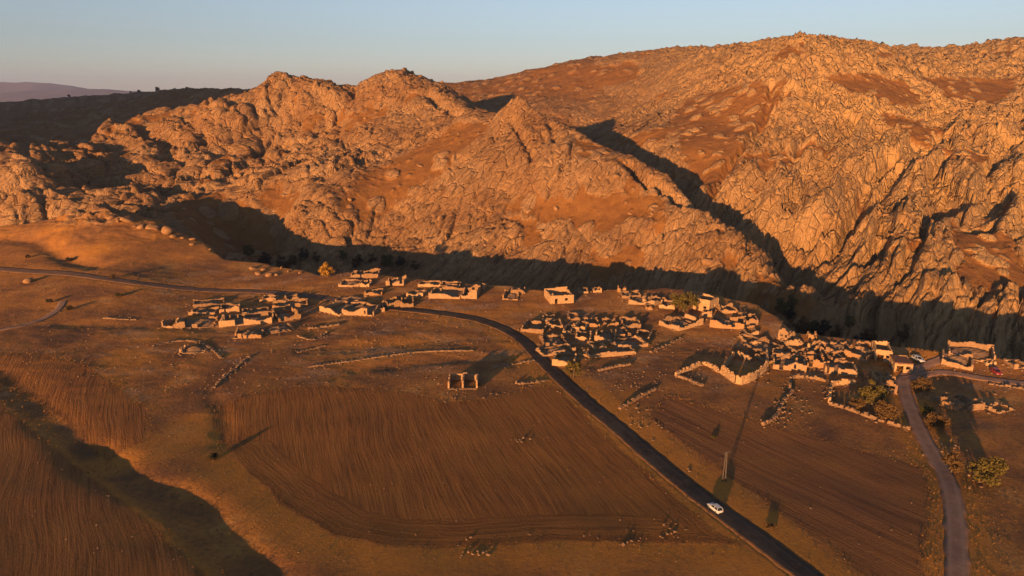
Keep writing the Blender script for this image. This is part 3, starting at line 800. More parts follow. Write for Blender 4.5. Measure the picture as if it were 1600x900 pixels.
# ------------------------------------------------------------------ stone ruins
def stone_material(name, c1, c2, c3):
    m, nt, bs = mat(name); n = N(nt)
    pos = n.new('ShaderNodeNewGeometry').outputs['Position']
    v = n.new('ShaderNodeTexVoronoi'); v.inputs['Scale'].default_value = 2.6; n.link(pos, v.inputs['Vector'])
    col = n.ramp(n.noise(pos, 0.25, 4, 0.6), [(0.3, c1), (0.7, c2)])
    sep = n.new('ShaderNodeSeparateColor'); n.link(v.outputs['Color'], sep.inputs[0])
    col = n.mix(n.math('MULTIPLY', sep.outputs[0], 0.6), col, c3)
    col = n.mix(n.ramp(n.noise(pos, 1.5, 5, 0.7), [(0.52, 0.0), (0.72, 0.7)]), col, (0.15, 0.095, 0.06))
    n.link(col, bs.inputs['Base Color'])
    n.link(n.bump(v.outputs['Distance'], 0.7, 0.10), bs.inputs['Normal'])
    return m
M_STONE = stone_material('ruin_stone', (0.29, 0.178, 0.095), (0.36, 0.23, 0.128), (0.22, 0.13, 0.068))
M_STONE2 = stone_material('ruin_plaster', (0.35, 0.218, 0.112), (0.41, 0.265, 0.142), (0.30, 0.18, 0.092))
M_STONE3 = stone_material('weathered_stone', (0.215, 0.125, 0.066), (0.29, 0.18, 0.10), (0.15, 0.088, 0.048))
M_STONE4 = stone_material('mud_mortar_stone', (0.27, 0.15, 0.068), (0.33, 0.195, 0.095), (0.22, 0.12, 0.055))
M_RUBBLE = stone_material('rubble_stone', (0.19, 0.115, 0.064), (0.27, 0.17, 0.10), (0.15, 0.09, 0.05))

RNG = random.Random(11)
RUBBLE = []      # (x, y, size) of loose stones, gathered while the walls are built

def voxel_wall(p0, p1, prof, thick, seed, openings=(), dl=0.6, dh=0.32, jit=0.09, base_drop=0.5):
    """a broken stone wall from p0 to p1 (x, y, ground z): cells that still stand, with uneven edges"""
    rs = np.random.RandomState(seed)
    p0 = np.array(p0); p1 = np.array(p1); L = float(np.hypot(*(p1 - p0)[:2])); n = max(2, int(round(L / dl)))
    u = (p1 - p0)[:2] / L; nv = np.array([-u[1], u[0]])
    hs = np.array([prof((i + 0.5) / n) for i in range(n)])
    K = int(np.ceil(hs.max() / dh)) + 2
    cell = np.zeros((n + 2, K + 2), bool)
    drop = int(round(base_drop / dh)) if base_drop > 0 else 0
    for i in range(n):
        s = (i + 0.5) / n
        top = int(round((hs[i] + base_drop) / dh))
        for k in range(min(top, K)):
            z = (k + 0.5) * dh - base_drop
            if any(a <= s * L <= b and c <= z <= d for a, b, c, d in openings): continue
            cell[i + 1, k + 1] = True
    verts = []; faces = []; vid = {}
    def V(i, k, sd):
        key = (i, k, sd)
        if key not in vid:
            s = i / n
            g = p0[2] + (p1[2] - p0[2]) * s
            j = (rs.rand(3) - 0.5) * 2 * jit
            along = s * L + (j[0] if 0 < i < n else 0)
            # walls batter slightly and lean a little
            t = thick * (0.5 - 0.02 * k) * sd + j[1] * 0.7
            z = g + k * dh - base_drop + j[2]
            q = p0[:2] + u * along + nv * t
            vid[key] = len(verts); verts.append((q[0], q[1], z))
        return vid[key]
    for i in range(1, n + 1):
        for k in range(1, K + 1):
            if not cell[i, k]: continue
            a, b, c, d = i - 1, i, k - 1, k
            faces.append((V(a, c, -1), V(b, c, -1), V(b, d, -1), V(a, d, -1)))
            faces.append((V(b, c, 1), V(a, c, 1), V(a, d, 1), V(b, d, 1)))
            if not cell[i, k + 1]: faces.append((V(a, d, -1), V(b, d, -1), V(b, d, 1), V(a, d, 1)))
            if not cell[i, k - 1] and k > 1: faces.append((V(a, c, 1), V(b, c, 1), V(b, c, -1), V(a, c, -1)))
            if not cell[i - 1, k]: faces.append((V(a, c, 1), V(a, c, -1), V(a, d, -1), V(a, d, 1)))
            if not cell[i + 1, k]: faces.append((V(b, c, -1), V(b, c, 1), V(b, d, 1), V(b, d, -1)))
    return verts, faces

def ragged(h, seed, decay=0.35, gaps=0):
    rs = np.random.RandomState(seed); ph = rs.rand(6) * 6.28; g = [(rs.rand(), 0.05 + 0.08 * rs.rand()) for _ in range(gaps)]
    tilt = (rs.rand() - 0.5) * decay * 1.2
    def f(s):
        v = 1 + tilt * (s - 0.5) * 2 - decay * (0.5 + 0.34 * math.sin(5 * s + ph[0]) + 0.18 * math.sin(11 * s + ph[1]))
        for c, w in g:
            if abs(s - c) < w: v *= 0.12
        return max(0.12, h * min(v, 1.05))
    return f

def gpt(x, y):
    return (x, y, gz(x, y))

def ruin(pl, pr, depth, hts, label, group=None, style='ruin', seed=0, cat='ruin'):
    """a roofless stone house: the photo gives the two ends of its front wall on the ground"""
    a = np.array(on_ground(*pl)); b = np.array(on_ground(*pr))
    if a[1] > b[1] + 6 or b[1] > a[1] + 6: pass
    u = (b - a)[:2]; L = np.hypot(*u); u = u / L; nv = np.array([-u[1], u[0]])      # points away from the camera
    c = b[:2] + nv * depth; d = a[:2] + nv * depth
    A, B, C, D = gpt(*a[:2]), gpt(*b[:2]), gpt(*c), gpt(*d)
    ctr = (np.array(A) + np.array(B) + np.array(C) + np.array(D)) / 4
    root = empty('ruined_house' if style != 'house' else 'stone_house', tuple(ctr))
    tag(root, label, cat, group)
    th = 0.6
    m = M_STONE2 if style == 'house' else (M_STONE, M_STONE2, M_STONE4, M_STONE3, M_STONE)[seed % 5]
    iu = u * th * 0.5; inn = nv * th * 0.5
    segs = [(A, B), (B, C), (C, D), (D, A)]
    for q, ((p, r), h) in enumerate(zip(segs, hts)):
        if h <= 0: continue
        if style in ('ruin', 'broken'): h = h * (0.68 if group == 'rooms of the dense ruin block' else 0.78)
        p = np.array(p); r = np.array(r); w = (r - p)[:2]; l = np.hypot(*w); w = w / l
        # butt the side walls between the long ones
        if q in (1, 3):
            p = p.copy(); r = r.copy(); p[:2] += w * th * 0.5; r[:2] -= w * th * 0.5
        else:
            p = p.copy(); r = r.copy(); p[:2] -= w * th * 0.5; r[:2] += w * th * 0.5
        l = np.hypot(*(r - p)[:2])
        sd = seed * 17 + q * 5 + 3; rr = random.Random(sd)
        op = []
        if style == 'house':
            prof = ragged(h, sd, 0.10)
            if q == 0:
                op.append((l * 0.18, l * 0.18 + 1.3, -9, 2.0)); op.append((l * 0.62, l * 0.62 + 1.2, 0.95, 2.0))
            elif q in (1, 3) and l > 5:
                op.append((l * 0.45, l * 0.45 + 1.1, 1.0, 2.0))
        elif style == 'gable':
            prof = (lambda s, h=h: h * (1.0 - 0.35 * abs(s - 0.5) * 2)) if q == 0 else ragged(h, sd, 0.3)
            if q == 0:
                op += [(l * 0.2, l * 0.2 + 1.1, 1.3, 2.3), (l * 0.62, l * 0.62 + 1.1, 1.3, 2.3)]
        else:
            prof = ragged(h, sd, 0.60 if style == 'ruin' else 0.85, gaps=rr.choice([0, 0, 1]) if style == 'ruin' else 3)
            if h > 2.4 and l > 5 and rr.random() < 0.45:
                s = rr.uniform(0.15, 0.4) * l; op.append((s, s + 1.15, -9, 1.9))
            if h > 2.4 and l > 7 and rr.random() < 0.35:
                s = rr.uniform(0.55, 0.8) * l; op.append((s, s + 1.0, 0.9, 1.9))
        o0 = np.array([ctr[0], ctr[1], ctr[2]])
        v, f = voxel_wall(p - o0, r - o0, prof, th, sd, op)
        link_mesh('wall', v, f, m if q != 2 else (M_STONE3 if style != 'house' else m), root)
        for _ in range(int(l * 1.3)):
            s = rr.random(); off = rr.gauss(0, 1.3)
            q2 = p[:2] + (r - p)[:2] * s + np.array([-w[1], w[0]]) * off
            RUBBLE.append((q2[0], q2[1], rr.uniform(0.18, 0.5)))
    if style != 'house' and L > 5 and depth > 4.5:          # collapsed roof and stones lie against the back wall
        rs = np.random.RandomState(seed + 900); n1, n2 = 11, 9
        vv = []; ff = []
        lw = L * 0.5 - 0.7; ld = depth * 0.5 - 0.7; ox = (rs.rand() - .5) * lw * .6; hh = 0.45 + 0.55 * rs.rand()
        g0 = min(A[2], B[2], C[2], D[2])
        for i in range(n1):
            for j in range(n2):
                a_, b_ = -1 + 2 * i / (n1 - 1), -1 + 2 * j / (n2 - 1)
                fall = max(0, 1 - abs(a_ - ox / max(lw, .1)) ** 1.7) * max(0, 1 - abs(b_ - .45) ** 1.6 * .8)
                edge = 0 if i in (0, n1 - 1) or j in (0, n2 - 1) else 1
                q2 = u * (a_ * lw) + nv * (b_ * ld); xw, yw = ctr[0] + q2[0], ctr[1] + q2[1]
                vv.append((q2[0], q2[1], gz(xw, yw) - ctr[2] + (hh * fall * (.6 + .6 * rs.rand()) + .06 * rs.rand()) * edge - (.25 if not edge else 0)))
        for i in range(n1 - 1):
            for j in range(n2 - 1): ff.append((i * n2 + j, (i + 1) * n2 + j, (i + 1) * n2 + j + 1, i * n2 + j + 1))
        link_mesh('rubble_heap', vv, ff, M_RUBBLE, root)
    return root, (A, B, C, D), ctr

L_ = 'roofless ruin in the cluster below the bare mound'
M_ = 'roofless ruin in the hamlet at the asphalt bend'
N_ = 'stone room in the dense ruin block by the asphalt'
O_ = 'roofless ruin near the big olive-green rim tree'
P_ = 'roofless ruin among those beside the large yard'
R_ = 'stone ruin at the head of the dirt road'
GR = {L_: 'small ruins below the mound', M_: 'small ruins at the road bend', N_: 'rooms of the dense ruin block', O_: 'small ruins by the rim tree', P_: 'small ruins by the walled yard', R_: 'small ruins along the dirt road'}
HOUSES = [
 # front left px, front right px, depth m, heights front/right/back/left, label, style
 ((344,511.5),(424,505),10,(4.0,3,2.4,3.2),'ruin with the longest pale front wall, below the bare mound','ruin'),
 ((438,503),(469,498),11,(3.6,3.2,2.4,2.6),'boxy ruin with a solid pale corner, at the road end of the mound cluster','ruin'),
 ((272,513),(332,511),8,(2.8,2,2,2.4),'ruin with gap-toothed front wall of dark openings, below the mound','broken'),
 ((253,511),(270,513),6,(1.0,3.2,2.6,3.0),'small tower-like ruin with a black opening at the cluster end facing the track','ruin'),
 ((296,492),(335,491),6,(1.8,1.6,1.8,1.2),L_,'ruin'),((344,489),(373,487),8,(3.0,2,2.2,2),L_,'ruin'),((427,484),(480,479),8,(2.6,2.2,2,2),'long low ruin behind the boxy corner ruin, below the mound','ruin'),
 ((303,480),(350,476),7,(1.6,1.2,1.8,1.3),L_,'ruin'),((407,471),(430,470),6,(2,1.6,1.5,1.5),L_,'ruin'),((448,472),(466,470),5,(2.6,2,2.2,2),L_,'ruin'),((380,494),(420,490),7,(1.8,1.5,1.6,1.5),L_,'ruin'),
 ((365,529),(407,528),7,(2.6,1.6,0.8,2.4),'separate ruin with three standing wall stumps, in front of the mound cluster','broken'),((416,523),(459,515),6,(1.5,1.2,1.0,1.2),'low ruin with knee-high walls beside the three wall stumps','broken'),
 ((281,552),(318,551),5,(0.4,0.6,0.8,2.4),'lone ruined hut with one standing bright wall end, in open ground','broken'),
 ((536,492),(583,494),11,(4.2,3.6,2.2,3),'square ruin with a tall smooth pale front wall, nearest the road bend','ruin'),
 ((501,486),(531,494),12,(2.7,2,1.8,2.4),'ruin with slumped sloping front wall, leaning on the tall smooth one','ruin'),
 ((606,481),(626,478),7,(3.2,2.4,2,2.6),M_,'ruin'),((627,480),(645,479),8,(3.0,2.4,2,2.8),M_,'ruin'),((671,466),(718,467),10,(2.9,2.4,2.4,2.4),'wide ruin with a curved pale front wall, on the rim above the gorge','ruin'),
 ((721,466),(744,467),8,(4.4,3.6,4.0,3),'tallest broken house of the rim row, with notched parapet','ruin'),((654,448),(687,448),5,(1.9,1.4,1.6,1.4),M_,'ruin'),((689,449),(718,449),5,(1.9,1.4,1.6,1.4),M_,'ruin'),
 ((549,435),(590,434),8,(3.2,2.6,3.0,2.6),'ruin with jagged double walls, beside the round golden tree','ruin'),((604,446),(630,446),6,(3.4,2.6,3.2,2.4),'ruin with a pointed wall stump, on the rim behind the hamlet','ruin'),((530,448),(560,448),7,(2,1.6,1.8,1.6),M_,'ruin'),((561,448),(576,448),5,(2.4,2,2,2),M_,'ruin'),
 ((570,462),(596,461),6,(1.8,1.4,1.5,1.4),M_,'ruin'),((525,471),(570,470),5,(1.0,.8,1.0,.8),M_,'broken'),((748,452),(757,452),4,(3.2,2.4,2,2),M_,'ruin'),((590,488),(600,487),5,(2.4,2,1.4,2),M_,'ruin'),((636,463),(660,464),6,(2.2,1.6,1.6,1.6),M_,'ruin'),
 ((786,468),(808,469),8,(.8,1.4,2.6,3.2),'open-fronted ruin standing alone on the rim with a bright side wall','ruin'),((799,459),(819,459),4,(2.6,2,1.5,2),'short two-humped wall ruin right behind the open-fronted one','ruin'),
 ((861,475),(895,473),8,(3.5,3.3,3.6,3.4),'isolated square stone house with complete pale walls and dark door, on the rim','house'),
 ((905,458),(918,458),4,(1.9,1.4,1.4,1.4),'small pale stump of a hut on the rim, next to the isolated square house','ruin'),((928,457),(939,457),4,(2.1,1.6,1.4,1.4),'second small hut stump past the isolated square house on the rim','ruin'),((966,456),(977,456),4,(2.8,2,2,2),O_,'ruin'),
 ((815,518),(848,521),9,(2.6,2,2.4,2.6),'corner room of the dense ruin block, where the asphalt road passes closest','ruin'),((858,512),(878,512),7,(2.4,2,2,2),N_,'ruin'),((880,521),(891,522),8,(2,1.8,1.8,2),N_,'ruin'),((897,515),(913,517),8,(2.6,2.2,2,2.4),N_,'ruin'),((916,511),(936,511),7,(3,2.4,2.4,2.2),N_,'ruin'),
 ((854,543),(888,541),9,(2.6,2,2,2.4),N_,'ruin'),((850,557),(898,551),6,(2.4,2,1.6,2),N_,'ruin'),((930,533),(960,535),9,(3,2.6,2.4,2.6),N_,'ruin'),((928,546),(946,545),6,(2,1.8,1.4,1.6),N_,'ruin'),((962,527),(985,526),7,(2,1.8,1.8,1.6),N_,'ruin'),
 ((976,513),(1000,512),8,(2.4,2.6,2.6,2),'ruined room with a thin rectangular frame of walls, rim side of dense block','ruin'),((967,546),(1011,541),8,(2.4,2,2,2),N_,'ruin'),((920,559),(992,553),5,(2.0,1.8,1.2,1.6),'long front wall ruin closing the dense block toward the fields','ruin'),((864,571),(896,573),9,(2.5,2,1.6,2.2),'ruin beside the small yellow-green tree at the asphalt edge','ruin'),
 ((947,510),(965,509),6,(2,1.6,1.8,1.6),N_,'ruin'),((890,500),(905,500),6,(1.6,1.3,1.4,1.3),N_,'ruin'),((848,502),(865,503),6,(1.7,1.3,1.5,1.3),N_,'ruin'),((992,530),(1013,532),8,(2,1.6,1.8,1.8),N_,'ruin'),((900,531),(922,532),7,(2.2,1.8,1.8,1.8),N_,'ruin'),((898,556),(918,557),6,(2,1.8,1.4,1.6),N_,'ruin'),
 ((973,466),(1000,465),6,(2.1,1.6,1.6,1.6),O_,'ruin'),((983,475),(1009,476),7,(2.2,1.8,1.8,1.8),O_,'ruin'),((1005,473),(1022,478),6,(3.2,2.4,2.4,2.6),O_,'ruin'),((1031,481),(1053,483),7,(2.7,2,2,2),O_,'ruin'),((1010,484),(1018,484),4,(1.8,1.4,1.2,1.4),O_,'ruin'),
 ((1084,483),(1107,488),7,(4.9,4.4,4.2,4),'tall two-storey stone shell with a window, touching the olive-green tree','house'),((1098,494),(1111,495),5,(3,2.4,1.6,2.4),'low annex ruin in front of the two-storey stone shell','ruin'),
 ((1031,508),(1060,517),9,(3.0,1.4,1.4,3.0),'ruin with a V-shaped pale front, its slumping half','ruin'),((1061,517),(1097,507),9,(3.0,2.6,2,1.4),'ruin with a V-shaped pale front, its level half','ruin'),
 ((1110,511),(1161,515),8,(3.9,3.2,2.6,3),'broad ruin whose pale front wall is full of dark holes','ruin'),((1163,507),(1183,507),7,(3.5,3,3,3),'boxy ruin at the shaded end of the wall full of holes','ruin'),((1129,490),(1151,489),6,(2.2,2,2.4,2),'small square ring of walls on the rim behind the holed wall','ruin'),
 ((1166,524),(1184,523),6,(1.9,1.5,1.5,1.5),O_,'ruin'),((1168,539),(1188,538),7,(1.7,1.4,1.4,1.4),P_,'ruin'),((1155,493),(1166,493),4,(2,1.5,1.5,1.5),O_,'ruin'),
 ((1190,554),(1222,546),8,(2.2,2,2,2),P_,'ruin'),((1209,576),(1258,581),9,(3.3,2.8,2.4,2.8),'long ruin with a fresh pale front wall next to the walled yard','ruin'),((1217,530),(1229,534),4,(4.6,2.5,2,2),'upright gable-like wall stump standing above the ruins beside the gorge slope','gable'),((1234,542),(1253,539),5,(3,2,2,2),P_,'ruin'),
 ((1261,573),(1288,575),8,(3.4,3,2.6,2.8),'ruin with two humped walls joined to the long pale front','ruin'),((1282,551),(1294,552),5,(3.5,2.6,2.6,2.6),P_,'ruin'),((1202,568),(1232,560),6,(2.1,1.8,1.8,1.8),P_,'ruin'),((1233,559),(1250,556),6,(1.9,1.6,1.6,1.6),P_,'ruin'),((1263,546),(1273,549),5,(2.6,2,2,2),P_,'ruin'),
 ((1258,563),(1276,561),6,(2.1,1.8,1.8,1.8),P_,'ruin'),((1300,566),(1318,567),6,(2.2,1.8,1.8,1.8),P_,'ruin'),
 ((1290,583),(1338,588),8,(3.3,3,2,2.6),'ruin with a sagging breach in its pale front, above the overgrown yard','ruin'),((1368,563),(1391,566),7,(3.7,3.5,3.5,3.5),'cube-shaped stone house with full-height golden walls, by the head of the dirt road','house'),
 ((1347,552),(1370,554),6,(2.6,2,2,2),R_,'ruin'),((1320,556),(1353,566),7,(2.6,2.2,2,2),R_,'ruin'),((1377,613),(1399,616),6,(3.9,3,3.4,3),'golden gabled house end with two dark windows, beside the dirt road','gable'),
 ((1472,570),(1518,579),8,(2.5,2.2,1.6,2),'long pale-fronted ruin across the dirt road, above the dusty track','ruin'),((1483,556),(1553,567),9,(.6,3.2,3.0,1.8),'large open ruin with a bright doorway-like corner, on the rim by the track','ruin'),((1541,571),(1554,571),3,(2.2,1.6,1.2,1.2),R_,'ruin'),
 ((1468,632),(1490,641),8,(2.7,2,2.4,2.4),'orange-lit ruin half with bulging front, below the dusty track','ruin'),((1492,642),(1535,640),8,(2.5,2,2.2,2),'orange-lit ruin half with dark gaps, below the dusty track','broken'),((1537,637),(1560,646),6,(1.4,1,1,1),'low crumbling end wall beside the orange-lit ruin','broken'),((1585,576),(1606,575),5,(1.6,1.2,1.2,1.2),'small ruin past the red car along the dusty track','ruin'),
 ((1371,596),(1397,597),4,(2.1,2,2,2),'dark little ruin between the cube house and the gabled house','ruin'),((1264,529),(1275,530),4,(2.2,1.6,1.6,1.6),P_,'ruin'),((1298,551),(1330,552),6,(1.9,1.6,1.6,1.6),P_,'ruin')]
for i, (pl, pr, dep, hts, lab, st) in enumerate(HOUSES):
    if lab in GR:       # say how wide and how high it still stands
        wd = abs(on_ground(*pr)[0] - on_ground(*pl)[0]); hm = max(hts)
        size = 'narrow' if wd < 4.6 else ('small' if wd < 6.5 else ('mid-sized' if wd < 9.5 else 'wide'))
        hg = 'with waist-high walls' if hm < 1.75 else ('with low broken walls' if hm < 2.15 else ('with head-high walls' if hm < 2.75 else 'with tall walls'))
        GR[lab + '#'] = GR[lab]; grp = GR[lab]
        lab2 = size + ' ' + lab.split(' in the ')[0].split(' near ')[0].split(' among ')[0].split(' at the ')[0] + ' ' + hg + ' ' + lab[len(lab.split(' in the ')[0].split(' near ')[0].split(' among ')[0].split(' at the ')[0]):].strip()
        ruin(pl, pr, dep, hts, lab2, grp, st, seed=i + 1); continue
    ruin(pl, pr, dep, hts, lab, GR.get(lab), st, seed=i + 1)

# small inhabited-looking house with a roof and a door
hr, hc, ctr = ruin((1398,581), (1423,583), 6, (3.0, 3.0, 3.0, 3.0), 'small yellowish hut with flat earth roof and dark doorway at the dirt road', None, 'house', seed=203, cat='house')
M_ROOF = simple_mat('earth_roof', (0.12, 0.06, 0.04), (0.19, 0.095, 0.06), 0.8, 0.1)
def slab(corners, z, t, grow=0.3):
    c = np.mean([np.array(q[:2]) for q in corners], 0); vs = []
    for dz in (0, t):
        for q in corners:
            d = np.array(q[:2]) - c; l = np.hypot(*d); vs.append((*(d * (1 + grow / l)), z + dz))
    return vs, [(3, 2, 1, 0), (4, 5, 6, 7), (0, 1, 5, 4), (1, 2, 6, 5), (2, 3, 7, 6), (3, 0, 4, 7)]
v, f = slab(hc, 2.72, 0.3, 0.45)
link_mesh('roof', v, f, M_ROOF, hr)

# the single shell in the fields: three bright wall ends, two dark rooms
t0 = empty('ruined_house', on_ground(723, 603)); tag(t0, 'lone two-room ruin with three bright wall ends, at the top of the ploughed field', 'ruin')
def shell(root, segs, seed, m=None):
    o0 = np.array(root.location)
    for q, (a, b, h, dec) in enumerate(segs):
        p = np.array(gpt(*a)) - o0; r_ = np.array(gpt(*b)) - o0
        v, f = voxel_wall(p, r_, ragged(h, seed + q, dec), 0.6, seed + q * 3)
        link_mesh('wall', v, f, m or M_STONE, root)
a = np.array(on_ground(701, 607)[:2]); b = np.array(on_ground(745, 607)[:2]); u = (b - a) / np.hypot(*(b - a)); nv = np.array([-u[1], u[0]])
mid_ = (a + b) / 2
shell(t0, [(a, a + nv * 6, 2.5, .2), (mid_, mid_ + nv * 6, 2.5, .2), (b, b + nv * 6, 2.6, .2), (a + nv * 6.3, b + nv * 6.3, 2.3, .35), (a - nv * .4, b - nv * .4, 0.25, .5)], 301)

# field and yard walls of dry stone
def stone_wall(pxs, h, label, cat='stone wall', decay=0.5, group=None, name='dry_stone_fence', thick=0.8):
    W = smooth_line([on_ground(*p)[:2] for p in pxs], 4) if len(pxs) > 2 else [on_ground(*p)[:2] for p in pxs]
    root = empty(name, on_ground(*pxs[0])); tag(root, label, cat, group); o0 = np.array(root.location)
    for q, (p, r_) in enumerate(zip(W[:-1], W[1:])):
        if math.hypot(r_[0] - p[0], r_[1] - p[1]) < 0.9: continue
        P = np.array(gpt(*p)) - o0; R_2 = np.array(gpt(*r_)) - o0
        v, f = voxel_wall(P, R_2, ragged(h, 400 + q + int(p[0]), decay, RNG.choice([0, 0, 0, 1])), thick, 700 + q, dl=0.7, dh=0.3, jit=0.15, base_drop=0.3)
        if f: link_mesh('wall', v, f, M_RUBBLE if h < 1.5 else M_STONE2, root)
        l = math.hypot(r_[0] - p[0], r_[1] - p[1])
        for _ in range(int(l * 2.5)):
            s = RNG.random(); RUBBLE.append((p[0] + (r_[0] - p[0]) * s + RNG.gauss(0, .9), p[1] + (r_[1] - p[1]) * s + RNG.gauss(0, .9), RNG.uniform(.15, .45)))
stone_wall([(1127,584),(1158,601),(1196,579),(1197,556)], 3.0, 'tall pale wall round the large walled yard', decay=0.25, name='yard_enclosure', thick=0.6)
stone_wall([(1127,584),(1140,565),(1150,556),(1173,566)], 2.0, 'lower back wall of the large walled yard', decay=0.35, name='yard_enclosure', thick=0.6)
stone_wall([(1056,588),(1078,578),(1100,570),(1124,583)], 1.5, 'low bright wall bent to a peak beside the large walled yard', decay=0.5, name='yard_enclosure')
stone_wall([(1056,588),(1075,594),(1098,604)], 0.7, 'crumbled low wall ending at the low bent wall')
stone_wall([(1234,610),(1237,592),(1262,591),(1290,596)], 1.2, 'thin pale wall round the empty plot under the long ruin', name='yard_enclosure')
stone_wall([(1296,630),(1297,612),(1304,602),(1336,600)], 1.8, 'corner wall of the overgrown yard', name='yard_enclosure')
stone_wall([(1296,632),(1330,642),(1365,655),(1422,672)], 1.0, 'long low wall below the overgrown yard', name='yard_enclosure')
stone_wall([(1192,665),(1212,652),(1222,632),(1238,612)], 0.9, 'thick heap-like wall climbing between two plots to the thin pale wall')
stone_wall([(482,574),(520,568),(560,563),(620,554),(660,550),(740,548)], 0.35, 'long bright rubble bank across the slope below the road bend')
stone_wall([(790,596),(805,599),(830,599),(852,595)], 0.55, 'short bright wall between the lone two-room ruin and the asphalt road')
stone_wall([(968,640),(985,630),(1005,618),(1024,609)], 0.9, 'wall of piled blocks from the asphalt verge to the ploughed field corner')
stone_wall([(392,556),(372,572),(350,590),(333,608)], 0.3, 'scattered stone line running down from the three wall stumps')
stone_wall([(465,551),(485,546),(508,540)], 0.4, 'short pale wall on the slope below the mound cluster')
stone_wall([(466,526),(490,531),(512,520)], 0.45, 'low bent wall between the two left-hand clusters'.replace('left-hand ', 'road-side '))
stone_wall([(1016,551),(1040,541),(1064,529)], 0.6, 'faint straight wall along the path to the V-shaped ruin')
stone_wall([(935,580),(960,574),(985,570)], 0.8, 'rubble wall behind the small yellow-green tree')
stone_wall([(160,497),(190,499),(214,500)], 0.35, 'faint stone row in the open ground under the mound')
stone_wall([(770,575),(800,570),(835,563)], 0.35, 'pale stone row beside the asphalt road below the dense block')
stone_wall([(1545,600),(1575,604),(1610,610)], 0.5, 'thin bright edge wall under the dusty track')
stone_wall([(240,541),(262,535),(300,533),(330,545),(345,560)], 0.4, 'curved stone ring round the lone ruined hut')
stone_wall([(480,514),(500,512),(530,508)], 0.7, 'low wall in front of the slumped ruin at the road bend')

# ------------------------------------------------------------------ trees and shrubs
def leaf_mat(name, c1, c2):
    m, nt, bs = mat(name); n = N(nt)
    pos = n.new('ShaderNodeNewGeometry').outputs['Position']
    n.link(n.ramp(n.noise(pos, 0.9, 3, 0.6), [(0.3, c1), (0.7, c2)]), bs.inputs['Base Color'])
    bs.inputs['Roughness'].default_value = 0.8
    return m
LEAF = {'gold': leaf_mat('leaf_gold', (0.26, 0.13, 0.018), (0.40, 0.21, 0.03)), 'olive': leaf_mat('leaf_olive', (0.058, 0.048, 0.013), (0.115, 0.086, 0.020)),
        'green': leaf_mat('leaf_green', (0.035, 0.035, 0.010), (0.07, 0.062, 0.016)), 'rust': leaf_mat('leaf_rust', (0.065, 0.038, 0.014), (0.115, 0.066, 0.022)),
        'dark': leaf_mat('leaf_dark', (0.018, 0.017, 0.010), (0.04, 0.034, 0.014))}
M_BARK = simple_mat('bark', (0.06, 0.04, 0.028), (0.11, 0.075, 0.05), 3.0, 0.05)

def tube(path, radii, n=6):
    vs = []; fs = []
    path = [np.array(p, float) for p in path]
    for i, (p, r) in enumerate(zip(path, radii)):
        t = path[min(i + 1, len(path) - 1)] - path[max(i - 1, 0)]; t = t / (np.linalg.norm(t) + 1e-9)
        a = np.cross(t, (0.3, 0.9, 0.1)); a /= np.linalg.norm(a) + 1e-9; b = np.cross(t, a)
        for k in range(n):
            q = 2 * math.pi * k / n; vs.append(tuple(p + r * (math.cos(q) * a + math.sin(q) * b)))
    for i in range(len(path) - 1):
        for k in range(n):
            fs.append((i * n + k, i * n + (k + 1) % n, (i + 1) * n + (k + 1) % n, (i + 1) * n + k))
    fs.append(tuple(range((len(path) - 1) * n, len(path) * n)))
    return vs, fs

